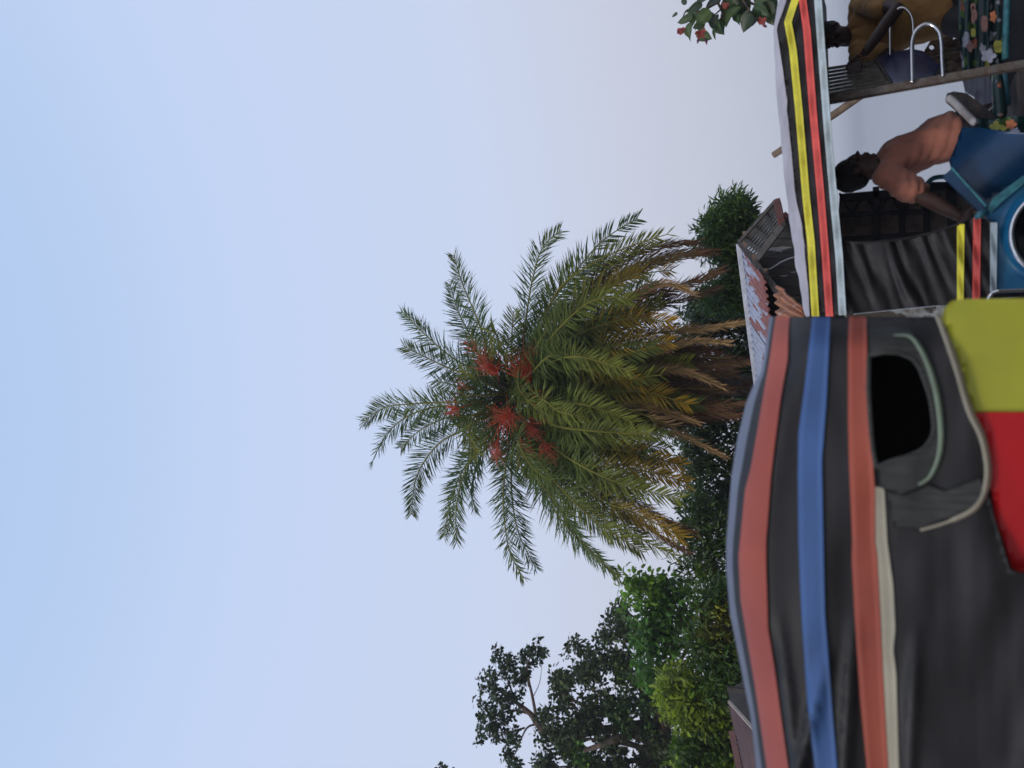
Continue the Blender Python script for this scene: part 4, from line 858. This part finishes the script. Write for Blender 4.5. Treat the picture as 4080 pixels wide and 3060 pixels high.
tube('seat_tube', [at(4002, 285, 4.5), at(4009, 350, 4.5), at(4016, 418, 4.5)], .012, M['tealdark'], tuk, 12)
tube('rolled_cover', catmull([at(3972, 292, 4.45), at(3978, 380, 4.42), at(3984, 440, 4.4), at(3986, 474, 4.38)], 4), [.02, .023, .025, .026, .027, .028, .029, .03, .031, .031, .028, .022, .006], M['floral'], tuk, 14)
cq = [(3773, 372), (3800, 364), (3852, 371), (3905, 410), (3975, 468), (3960, 490), (3905, 506), (3880, 500), (3800, 420), (3772, 395)]
obj('seat_pad', sheet_mesh(cq, lambda x, y: 4.42 - (y - 370) * .0004, 16, thick=.05), M['seatbrown'], tuk)
obj('pad_piping', mesh(*tube_mesh(catmull([at(3774, 388, 4.33), at(3800, 405, 4.31), at(3840, 446, 4.29), at(3887, 492, 4.26)], 4), [.012] + [.019] * 11 + [.014], 8, True, .8)), M['seatwhite'], tuk, sm=True)
obj('seat_skirt', sheet_mesh([(3888, 472), (3960, 474), (4060, 462), (4420, 470), (4420, 566), (4090, 534), (3990, 521), (3896, 508)], lambda x, y: 4.2 + .01 * math.sin(x / 12), 12, thick=.004), M['floral'], tuk, sm=True)
obj('seat_back_board', sheet_mesh([(4000, -160), (4420, -160), (4420, 480), (3900, 500), (3960, 420), (4020, 400), (4020, 300)], 5.0, 60, holes=[[(4022, 322), (4058, 314), (4056, 374), (4022, 382)]], thick=.02), M['black'], tuk)  # black board with a square hole, for the dark chassis area
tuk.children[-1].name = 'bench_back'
obj('beige_board', mesh(*bar_vf(at(4022, 350, 5.05), at(4060, 345, 5.05), .12, .02)), M['beige'], tuk)
# petals printed on the covers are separate thin patches: a few large blossoms
def blossom(cx, cy, Y, r, n, m, parent, ax=1.0):
    P = []; k = n * 6
    for i in range(k):
        a = 6.2832 * i / k; rr = r * (.62 + .38 * abs(math.cos(a * n / 2))); P.append((cx + rr * math.cos(a) * ax, cy + rr * math.sin(a)))
    obj('printed_flower', sheet_mesh(P, Y, 8), m, parent)
M['po'] = mat('orange print', (0.62, 0.20, 0.08), .5, .3, 30); M['py'] = mat('yellow green print', (0.38, 0.36, 0.06), .5, .4, 30); M['pw'] = mat('lilac white print', (0.50, 0.50, 0.60), .5, .3, 30); M['pp'] = mat('pinkish brown print', (0.30, 0.15, 0.12), .5, .4, 25)
fl_par = [c for c in tuk.children if c.name.startswith('seat_cover')][0]; sk_par = [c for c in tuk.children if c.name.startswith('seat_skirt')][0]
blossom(3957, 66, 4.66, 25, 5, M['po'], fl_par, .6); blossom(3877, 28, 4.66, 22, 2, M['pp'], fl_par, .5); blossom(3880, 60, 4.66, 40, 3, M['pp'], fl_par, .35)
blossom(3977, 185, 4.66, 36, 2, M['py'], fl_par, .55); blossom(3938, 222, 4.66, 30, 5, M['pw'], fl_par, 1.1); blossom(3922, 95, 4.66, 48, 2, M['pp'], fl_par, .3); blossom(3878, 130, 4.66, 26, 2, M['py'], fl_par, .4); blossom(3866, 185, 4.66, 24, 4, M['pp'], fl_par, .7)
blossom(4028, 496, 4.18, 22, 5, M['po'], sk_par, 1.1); blossom(3968, 505, 4.18, 24, 4, M['py'], sk_par, 1.1); blossom(4044, 522, 4.18, 15, 6, M['pw'], sk_par, 1.3); blossom(3998, 511, 4.18, 15, 3, M['py'], sk_par, .9)
# chassis, floor and wheels below the frame
fx0 = at(4100, 1300, 4).x; fx1 = at(4000, -300, 4.5).x
obj('floor_pan', mesh(*box_vf(((fx0 + fx1) / 2, 4.6, .42), fx1 - fx0, 1.15, .06)), M['black'], tuk)
obj('lower_skirt', mesh(*box_vf(((fx0 + fx1) / 2, 4.03, .50), fx1 - fx0, .03, .22)), M['bluepaint'], tuk)
obj('far_skirt', mesh(*box_vf(((fx0 + fx1) / 2, 5.17, .50), fx1 - fx0, .03, .22)), M['bluepaint'], tuk)
obj('bench_frame', mesh(*box_vf((at(4000, 100, 4.8).x, 4.95, .55), .9, .5, .22)), M['black'], tuk)
obj('driver_seat', mesh(*box_vf((at(3900, 500, 4.5).x, 4.62, .50), .42, .5, .30)), M['seatbrown'], tuk)
def wheel(x, y, r, parent, m1, m2, wdt=.10):
    V = []; n_ = 28
    prof = [(r * .6, -wdt / 2), (r * .93, -wdt / 2), (r, -wdt * .25), (r, wdt * .25), (r * .93, wdt / 2), (r * .6, wdt / 2)]
    for i in range(n_):
        a = 6.2832 * i / n_
        for rr, o_ in prof: V.append((x + rr * math.cos(a), y + o_, r + rr * math.sin(a)))
    k_ = len(prof); w1 = obj('wheel', mesh(V, [(i * k_ + j, i * k_ + (j + 1) % k_, ((i + 1) % n_) * k_ + (j + 1) % k_, ((i + 1) % n_) * k_ + j) for i in range(n_) for j in range(k_)]), m1, parent, sm=True)
    obj('rim', mesh([(x + r * .6 * math.cos(6.2832 * i / n_), y + o_, r + r * .6 * math.sin(6.2832 * i / n_)) for o_ in (-.02, .02) for i in range(n_)], [tuple(range(n_)), tuple(range(2 * n_ - 1, n_ - 1, -1))] + [(i, (i + 1) % n_, (i + 1) % n_ + n_, i + n_) for i in range(n_)]), m2, w1)
wheel(fx0 + .35, 4.2, .23, tuk, M['rubber'], M['chrome']); wheel(fx1 - .4, 4.12, .23, tuk, M['rubber'], M['chrome']); wheel(fx1 - .4, 5.1, .23, tuk, M['rubber'], M['chrome']); wheel(fx0 + .35, 5.0, .23, tuk, M['rubber'], M['chrome'])
# canopy posts
for y in (1225, -120):
    for Yp in (4.0, 5.1):
        p = at(3300, y, Yp); obj('canopy_post', mesh(*bar_vf(Vector((p.x, Yp, p.z + .1)), Vector((p.x, Yp, .42)), .03, .03)), M['black'], tuk)

# ------------------------------------------------------------------ people
def remeshed(parts, vox, sm_it=2):
    me = mesh(*merge(parts)); o_ = bpy.data.objects.new('tmp', me); C.objects.link(o_)
    r = o_.modifiers.new('r', 'REMESH'); r.mode = 'VOXEL'; r.voxel_size = vox
    if sm_it: s_ = o_.modifiers.new('s', 'SMOOTH'); s_.iterations = sm_it; s_.factor = .5
    dg = bpy.context.evaluated_depsgraph_get(); dg.update()
    res = bpy.data.meshes.new_from_object(o_.evaluated_get(dg)); bpy.data.objects.remove(o_); return res
def ell(c, ax, ay, az, n=14, k=9):
    V = []; Fc = []
    for j in range(k + 1):
        th = math.pi * j / k
        for i in range(n):
            ph = 2 * math.pi * i / n; V.append(Vector(c) + ax * math.sin(th) * math.cos(ph) + ay * math.sin(th) * math.sin(ph) + az * math.cos(th))
    for j in range(k):
        for i in range(n): Fc.append((j * n + i, j * n + (i + 1) % n, (j + 1) * n + (i + 1) % n, (j + 1) * n + i))
    return V, Fc
def limb(pts, rads, n=12):
    P = catmull(pts, 5); R = np.interp(np.linspace(0, 1, len(P)), np.linspace(0, 1, len(rads)), rads)
    out_ = [tube_mesh(P, list(R), n)]
    for p, r in ((P[0], R[0]), (P[-1], R[-1])): out_.append(ell(p, Vector((r, 0, 0)), Vector((0, r, 0)), Vector((0, 0, r)), 10, 6))
    return out_
def torso(secs, n=20):
    """secs = (centre, half-width vector, half-depth vector)"""
    V = []; Fc = []
    for c, a, b in secs:
        for i in range(n):
            t_ = 6.2832 * i / n; V.append(c + a * math.cos(t_) + b * math.sin(t_))
    for j in range(len(secs) - 1):
        for i in range(n): Fc.append((j * n + i, j * n + (i + 1) % n, (j + 1) * n + (i + 1) % n, (j + 1) * n + i))
    Fc += [tuple(range(n))[::-1], tuple(range((len(secs) - 1) * n, len(secs) * n))]
    return V, Fc
def head_parts(c, f, u, s, k=.91):
    E = lambda df, du, ds, rs, rf, ru: ell(c + f * df * k + u * du * k + s * ds * k, s * rs * k, f * rf * k, u * ru * k)
    p = [E(-.012, .028, 0, .074, .096, .088), E(.022, -.045, 0, .056, .070, .080), E(.060, -.100, 0, .026, .026, .020), E(.012, -.075, 0, .050, .055, .042),
         E(.098, -.022, 0, .0145, .020, .011), E(.088, -.004, 0, .009, .014, .028), E(.087, -.058, 0, .023, .015, .0075), E(.085, -.073, 0, .022, .014, .008), E(.074, .022, 0, .048, .018, .012)]
    for q in (-1, 1): p += [E(.055, -.03, q * .038, .02, .03, .018), E(-.005, -.012, q * .076, .009, .019, .031)]
    return p
def hand_parts(w_, d, pal, side):
    """palm then five unequal bent fingers; side = thumb side"""
    d = d.normalized(); pal = pal.normalized(); side = side.normalized(); p = [ell(w_ + d * .045, side * .040, pal * .016, d * .052)]
    for k, (o_, L_) in enumerate(((.028, .070), (.010, .078), (-.009, .073), (-.026, .056))):
        a = w_ + d * .085 + side * o_; b = a + d * L_ * .45 + pal * .012; c_ = b + d * L_ * .3 + pal * .025; e_ = c_ + d * L_ * .12 + pal * .022
        p += limb([a, b, c_, e_], [.0095, .009, .008, .006], 8)
    a = w_ + d * .025 + side * .032; p += limb([a, a + side * .028 + d * .022 + pal * .01, a + side * .035 + d * .052 + pal * .025], [.012, .010, .007], 8); return p
def wrinkle(me, amp, sc, st=(1, 1, 1)):
    n_ = len(me.vertices); co = np.empty(n_ * 3); me.vertices.foreach_get('co', co); co = co.reshape(-1, 3); no = np.array([v.normal[:] for v in me.vertices])
    d = np.array([amp * (1 - 2.2 * abs(noise.noise(Vector((c[0] * sc * st[0], c[1] * sc * st[1], c[2] * sc * st[2]))))) for c in co])
    me.vertices.foreach_set('co', (co + no * d[:, None]).ravel()); me.update()
def folds(me, hip, neck, f, s, amp):
    """soft cloth folds fanning from the armpit to the opposite hip"""
    u = (neck - hip).normalized(); n_ = len(me.vertices); co = np.empty(n_ * 3); me.vertices.foreach_get('co', co); co = co.reshape(-1, 3)
    no = np.array([v.normal[:] for v in me.vertices]); r = co - np.array(hip)
    U = r @ np.array(u); Fv = r @ np.array(f); Sv = r @ np.array(s)
    nz = np.array([noise.noise(Vector((c[0] * 5, c[1] * 5, c[2] * 3))) for c in co]); n2 = np.array([noise.noise(Vector((c[0] * 4 + 9, c[1] * 4, c[2] * 4))) for c in co])
    ph = (U * .75 + Fv * .9 + Sv * .3) * 120 + nz * 8
    d = amp * (np.abs(np.sin(ph * .5)) ** .6 - .6) * np.clip(.55 + n2 * 1.6, .1, 1.3)
    me.vertices.foreach_set('co', (co + no * d[:, None]).ravel()); me.update()
def person(name_lab, neck, hip, f, head_c, hf, hu, arms, legs, skin, shirt, hwid=.172, hdep=.092):
    p_ = thing('person', (hip.x, hip.y, 0), name_lab, 'person')
    u = (neck - hip).normalized(); f = (f - u * f.dot(u)).normalized(); s = f.cross(u).normalized()   # s: person's right
    hs = hf.cross(hu).normalized()
    sec = [(hip - u * .05, s * .150, f * .100), (hip + u * .05, s * .155, f * .102), (hip.lerp(neck, .35), s * .143, f * .092), (hip.lerp(neck, .62), s * hwid * .92, f * hdep), (hip.lerp(neck, .80), s * hwid, f * hdep * .95), (hip.lerp(neck, .91), s * hwid * .86, f * hdep * .72), (neck, s * .075, f * .065)]
    parts = [torso([(c, a * .80, b * .78) for c, a, b in sec[:-1]] + [sec[-1]])] + limb([neck - u * .03, neck.lerp(head_c, .5), head_c - hu * .02 - hf * .01], [.062, .055, .055]) + head_parts(head_c, hf, hu, hs)
    shirtparts = [torso([(c + f * .004, a * 1.07, b * 1.11) for c, a, b in sec[:-1]] + [(neck - u * .012, s * .085, f * .078)])]
    for sh, el, wr, side, palm in arms:
        parts += limb([sh, sh.lerp(el, .5), el], [.046, .042, .035]) + limb([el, el.lerp(wr, .35), wr], [.035, .036, .024]) + hand_parts(wr, wr - el, palm, side)
        shirtparts += limb([neck.lerp(sh, .45) - u * .045, sh], [.062, .058]) + limb([sh, sh.lerp(el, .30), sh.lerp(el, .58)], [.056, .060, .063])
        parts += limb([neck.lerp(sh, .45) - u * .045, sh], [.050, .050])
    lp = []
    for h, k_, a in legs:
        parts += limb([h, h.lerp(k_, .5), k_], [.085, .075, .055]) + limb([k_, k_.lerp(a, .3), a], [.055, .056, .036]); parts += [ell(a + Vector((.05, 0, -.04)), Vector((.12, 0, 0)), Vector((0, .045, 0)), Vector((0, 0, .035)))]
        lp += limb([h, h.lerp(k_, .5), k_], [.10, .09, .07]) + limb([k_, k_.lerp(a, .4), k_.lerp(a, .9)], [.07, .072, .062])
    obj('body', remeshed(parts, .0055, 2), skin, p_, sm=True)
    sm_ = remeshed(shirtparts, .010, 9); wrinkle(sm_, .010, 8, (1.3, 1, .6)); folds(sm_, hip, neck, f, s, .013); wrinkle(sm_, .004, 20, (1, 1, .5)); obj('shirt', sm_, shirt, p_, sm=True)
    lp.append(torso([(hip - u * .10, s * .155, f * .105), (hip + u * .03, s * .150, f * .100)])); obj('trousers', remeshed(lp, .014, 4), M['trousers'], p_, sm=True)
    E = lambda df, du, ds, rs, rf, ru: ell(head_c + hf * df + hu * du + hs * ds, hs * rs, hf * rf, hu * ru, 24, 14)
    hm = remeshed([E(-.016, .034, 0, .073, .086, .080), E(-.045, .0, 0, .062, .050, .062)], .006, 2); wrinkle(hm, .004, 60); obj('hair', hm, M['hair'], p_, sm=True)
    for q in (-1, 1): obj('eye', mesh(*ell(head_c + hf * .067 + hs * q * .028, hs * .009, hf * .009, hu * .006)), M['eye'], p_, sm=True)
    return p_
# driver, seen from his right side, leaning back
dn, dh = at(3512, 668, 4.47), at(3778, 548, 4.47)
dhead = at(3408, 684, 4.47)
Xp = Vector((1, 0, 0)); up_d = (dn - dh).normalized(); frn = Vector((.93, -.25, 0)).normalized()
hu = Vector((-.05, 0, 1)).normalized(); hf = Vector((.98, -.10, .10)).normalized(); hf = (hf - hu * hf.dot(hu)).normalized()
person('driver in a salmon T-shirt leaning back in profile, one arm behind him', dn, dh, frn, dhead, hf, hu,
       [(at(3535, 700, 4.30), at(3705, 800, 4.22), at(3822, 862, 4.16), Vector((.4, 0, -.2)), Vector((0, -1, 0))),
        (at(3560, 612, 4.62), at(3700, 560, 4.78), at(3790, 500, 4.75), Vector((0, -1, 0)), Vector((0, 0, -1)))],
       [(at(3850, 540, 4.40), at(4020, 590, 4.34), Vector((at(4100, 600, 4.32).x, 4.32, .50))), (at(3850, 540, 4.56), at(4020, 560, 4.52), Vector((at(4100, 570, 4.5).x, 4.5, .50)))],
       M['skin'], M['orange'])
# passenger on the rear bench, mostly behind the canopy edge
pn, phh = at(3385, 150, 5.1), at(3760, 20, 5.1)
ph_head = at(3312, 142, 5.05)
person('passenger in a mustard shirt resting a hand on the slatted backrest', pn, phh, Vector((-.35, -.9, 0)), ph_head, Vector((-.80, -.58, -.12)).normalized(), Vector((-.02, -.1, 1)).normalized(),
       [(at(3425, 222, 5.02), at(3540, 215, 4.95), at(3480, 258, 4.85), Vector((0, 0, 1)), Vector((-1, 0, 0))),
        (at(3430, 15, 5.0), at(3575, 35, 4.78), at(3450, 205, 4.72), Vector((0, 0, 1)), Vector((-1, -.5, -.6)))],
       [(at(3790, 70, 5.12), at(3870, 100, 4.95), Vector((at(3870, 100, 4.95).x, 4.97, .50))), (at(3790, -30, 5.12), at(3870, -30, 4.95), Vector((at(3870, -30, 4.9).x, 4.95, .50)))],
       M['skin2'], M['mustard'], hwid=.20, hdep=.12)

# ------------------------------------------------------------------ near three-wheeler (left, lower edge of the picture)
nv = thing('auto_rickshaw', (at(3500, 2200, 2.4).x, 2.6, 0), 'near three-wheeler with black hood banded red and blue over red and yellow body', 'rickshaw')
NO = [(3066,1262),(3062,1300),(3048,1400),(3031,1489),(3008,1524),(2974,1605),(2939,1750),(2916,1894),(2895,2160),(2895,2274),(2910,2447),(2945,2620),(2991,2852),(3014,3060),(3060,3400)]
r1l = [(3092,1262),(3083,1310),(3066,1431),(3026,1663),(2991,1865),(2968,1952),(2948,2160),(2942,2216),(2950,2389),(2974,2534),(3008,2736),(3055,3060),(3105,3400)]
r1r = [(3146,1262),(3141,1316),(3138,1431),(3112,1576),(3089,1750),(3072,1894),(3052,2160),(3052,2245),(3060,2505),(3084,2650),(3107,2823),(3141,3060),(3185,3400)]
bl = [(3237,1262),(3228,1345),(3205,1547),(3182,1721),(3179,1894),(3182,2160),(3188,2331),(3199,2534),(3217,2794),(3246,3060),(3285,3400)]
brr = [(3308,1262),(3300,1431),(3292,1605),(3283,1721),(3274,1836),(3280,2160),(3286,2447),(3300,2621),(3315,2823),(3335,3060),(3368,3400)]
r2l = [(3384,1258),(3379,1374),(3379,1663),(3384,1865),(3396,2160),(3393,2216),(3405,2447),(3428,2794),(3454,3060),(3490,3400)]
r2r = [(3451,1258),(3454,1402),(3465,1663),(3477,1836),(3486,1952),(3486,2160),(3494,2216),(3509,2505),(3517,2679),(3529,2910),(3538,3060),(3570,3400)]
bgr = [(3500,1900),(3523,1952),(3535,2160),(3558,2331),(3567,2505),(3558,2592),(3570,2679),(3581,3060),(3610,3400)]
NY = 2.0
def nfold(x, y):
    xs = interp(NO, y); t_ = min(1, max(0, (x - xs) / 190.0))
    c = .16 * (1 - t_) ** 2.2
    end = .10 * max(0, 1 - (y - 1262) / 130.0) ** 2
    f = .012 * noise.noise(Vector((x / 200, y / 520, 1))) + .007 * noise.noise(Vector(((x + .3 * y) / 150, (y - .2 * x) / 600, 3))) + .0015 * noise.noise(Vector((x / 50, y / 300, 5)))
    tug = .022 * math.exp(-(((x - 3402 + (y - 2447) * .063) / 24) ** 2)) * min(1, max(0, (y - 2400) / 300.0)) + .026 * math.exp(-(((x - 3245 + (y - 2823) * .245) / 24) ** 2)) * min(1, max(0, (y - 2550) / 300.0)) + .016 * math.exp(-(((x - 3640 + (y - 2700) * .05) / 26) ** 2)) * min(1, max(0, (y - 2450) / 300.0)) + .014 * math.exp(-(((x - 3130 + (y - 2700) * -.1) / 20) ** 2)) * min(1, max(0, (y - 2400) / 300.0))
    return NY + c + end + f - tug
win = [(3462,1414),(3520,1402),(3581,1404),(3639,1428),(3668,1470),(3685,1518),(3704,1570),(3714,1617),(3723,1698),(3716,1740),(3703,1761),(3680,1788),(3656,1802),(3600,1824),(3552,1836),(3500,1858),(3489,1860),(3478,1790),(3471,1721),(3463,1600),(3460,1547)]
edge_line = [(3745,1262),(3755,1300),(3813,1460),(3865,1634),(3905,1721),(3934,1865),(3925,1950),(3950,2050),(3990,2160),(4021,2268),(4060,2290),(4300,2300),(4600,2310)]
NOs = [(x, y) for x, y in NO]
outl = [(interp(NO, y), y) for y in range(1262, 3400, 26)] + [(4600, 3400)] + [(4600, 2320), (4300, 2300), (4060, 2285), (4021, 2268), (3990, 2160), (3955, 2050), (3935, 1950), (3934, 1865), (3905, 1721), (3865, 1634), (3813, 1460), (3755, 1300), (3745, 1262)]
hood = obj('canopy_side', sheet_mesh(outl, nfold, 20, holes=[win], jit=.3, thick=.006), M['canvas2'], nv, sm=True)
ysn = [1262] + list(range(1280, 3400, 22))
obj('red_stripe', strip_mesh(r1l, r1r, ysn, nfold, .008, 4), M['nred'], hood, sm=True)
obj('blue_stripe', strip_mesh(bl, brr, ysn, nfold, .008, 4), M['nblue'], hood, sm=True)
obj('red_stripe', strip_mesh(r2l, r2r, ysn, nfold, .008, 4), M['nred'], hood, sm=True)
obj('beige_band', strip_mesh([(x + 1.5, y) for x, y in r2r], bgr, [y for y in ysn if y > 1930], nfold, .006, 3), M['nbeige'], hood, sm=True)
# bleached top fold and roof reaching back; unseen far wall added to darken the inside
rows = []
for y in ysn:
    xo = interp(NO, y); xr = interp(r1l, y)
    a = at(xr + 2, y, nfold(xr, y) - .004); m_ = at(xo + (xr - xo) * .5, y, nfold(xo + (xr - xo) * .5, y) - .012); t_ = at(xo - 1, y, nfold(xo, y) - .005)
    rows.append([a, m_, t_, t_ + Vector((0, .06, .004)), t_ + Vector((0, .5, .02)), t_ + Vector((0, .95, -.03)), Vector((t_.x, 3.15, t_.z - .10)), Vector((t_.x, 3.2, 1.25)), Vector((t_.x, 3.2, .45))])
W = len(rows[0]); V = [p for r in rows for p in r]
obj('seam_band', mesh([p for r in rows for p in r[:2]], [(i * 2, i * 2 + 1, i * 2 + 3, i * 2 + 2) for i in range(len(rows) - 1)]), M['canvas2'], nv, sm=True)
tf = obj('bleached_fold', mesh([p for r in rows for p in r[1:3]], [(i * 2, i * 2 + 1, i * 2 + 3, i * 2 + 2) for i in range(len(rows) - 1)]), M['roofcloth2'], nv, sm=True)
W -= 2
obj('canopy_roof', mesh([p for r in rows for p in r[2:]], [(i * W + j, i * W + j + 1, (i + 1) * W + j + 1, (i + 1) * W + j) for i in range(len(rows) - 1) for j in range(W - 1)]), M['canvas2'], nv, sm=True)
# closed end panels
for r, nm in ((rows[0], 'front_panel'), (rows[-1], 'back_panel')):
    r = r[2:4] + [Vector((p.x - .08, p.y, p.z)) for p in r[4:]]
    P = r + [Vector((r[0].x - .10, 2.1, .45)), Vector((r[0].x - .08, 2.12, 1.25))]
    obj(nm, mesh(P, [tuple(range(len(P)))]), M['black'], nv)
# window: pale piping and inner flap
tube('window_piping', catmull([at(x, y, nfold(x, y) - .012) for x, y in ((3560,1335),(3625,1340),(3668,1390),(3705,1470),(3733,1570),(3748,1680),(3750,1760),(3738,1830),(3705,1900),(3660,1930))], 5), [.002] + [.002 + .0055 * math.sin(i / 43 * math.pi) ** .7 for i in range(43)] + [.003, .002], M['npale'], hood, 10, flat=.5)
tube('window_piping', [at(x, y, nfold(x, y) - .006) for x, y in win + [win[0]]], .006, M['greyin'], hood, 8)
obj('window_surround', sheet_mesh([(3455,1300),(3560,1300),(3630,1318),(3672,1385),(3708,1470),(3735,1570),(3750,1690),(3740,1830),(3690,1930),(3590,1970),(3500,1940)], lambda x, y: nfold(x, y) - .010, 16, holes=[[(x + (3 if x > 3580 else -1), y) for x, y in win]], thick=.003), M['greyin'], hood, sm=True)
tube('edge_piping', catmull([at(x, y, nfold(x, y) - .012) for x, y in ((3740,1264),(3760,1310),(3813,1460),(3865,1634),(3915,1740),(3938,1865),(3925,1960),(3885,2025),(3813,2065),(3740,2092),(3668,2112))], 5), [.013] * 30 + [.010] * 12 + [.006] * 9, M['nbeige'], hood, 10, flat=.4)
obj('lower_pocket', sheet_mesh([(3530,1960),(3600,1975),(3700,1935),(3760,1960),(3905,1905),(3915,1960),(3875,2020),(3800,2055),(3668,2105),(3560,2100)], lambda x, y: nfold(x, y) - .008, 18, thick=.003), M['greyin'], hood, sm=True)
# painted body panels
yp = [(3757,1262),(3765,1225),(3790,1200),(3830,1192),(4600,1185),(4600,1660),(3893,1600),(3879,1634),(3827,1460),(3769,1300)]
by = lambda x, y: 2.0 + .03 * ((y - 1700) / 500.0) ** 2
obj('body_panel', sheet_mesh([(3757,1262),(3765,1225),(3790,1200),(3830,1192),(4600,1185),(4600,1640),(3882,1640),(3868,1600),(3827,1460),(3769,1300)], by, 30, thick=.03), M['yellowbody'], nv, label='yellow painted front panel', sm=True)
obj('body_panel', sheet_mesh([(3882,1642),(4600,1642),(4600,2330),(4300,2290),(4060,2280),(4030,2262),(4000,2160),(3965,2060),(3948,1940),(3948,1865),(3925,1740)], by, 30, thick=.03), M['redbody'], nv, label='red painted side panel', sm=True)
nx0 = rows[-1][2].x; nx1 = rows[0][2].x
obj('lower_skirt', mesh(*box_vf(((nx0 + nx1) / 2, 2.06, .60), nx1 - nx0, .04, .5)), M['redbody'], nv)
obj('floor_pan', mesh(*box_vf(((nx0 + nx1) / 2, 2.62, .40), nx1 - nx0, 1.1, .06)), M['black'], nv)
obj('bench', mesh(*box_vf(((nx0 + nx1) / 2, 2.7, .62), (nx1 - nx0) * .7, .7, .4)), M['black'], nv)
for X in (nx0 + .3, nx1 - .3):
    for Yp in (2.2, 3.05): wheel(X, Yp, .22, nv, M['rubber'], M['chrome'])

# ------------------------------------------------------------------ evening haze over the river
me = mesh(*box_vf((0, 2290, 6.5), 7400, 4700, 22)); hz = bpy.data.objects.new('haze', me); C.objects.link(hz); hz['kind'] = 'stuff'; hz.display_type = 'WIRE'
mh = bpy.data.materials.new('haze'); mh.use_nodes = True; N, L = nodes(mh); N.clear()
ho = N.new('ShaderNodeOutputMaterial'); pv = N.new('ShaderNodeVolumePrincipled'); pv.inputs['Color'].default_value = (0.93, 0.93, 0.95, 1); pv.inputs['Density'].default_value = 0.0014; pv.inputs['Anisotropy'].default_value = 0.2
L.new(pv.outputs[0], ho.inputs['Volume']); me.materials.append(mh)
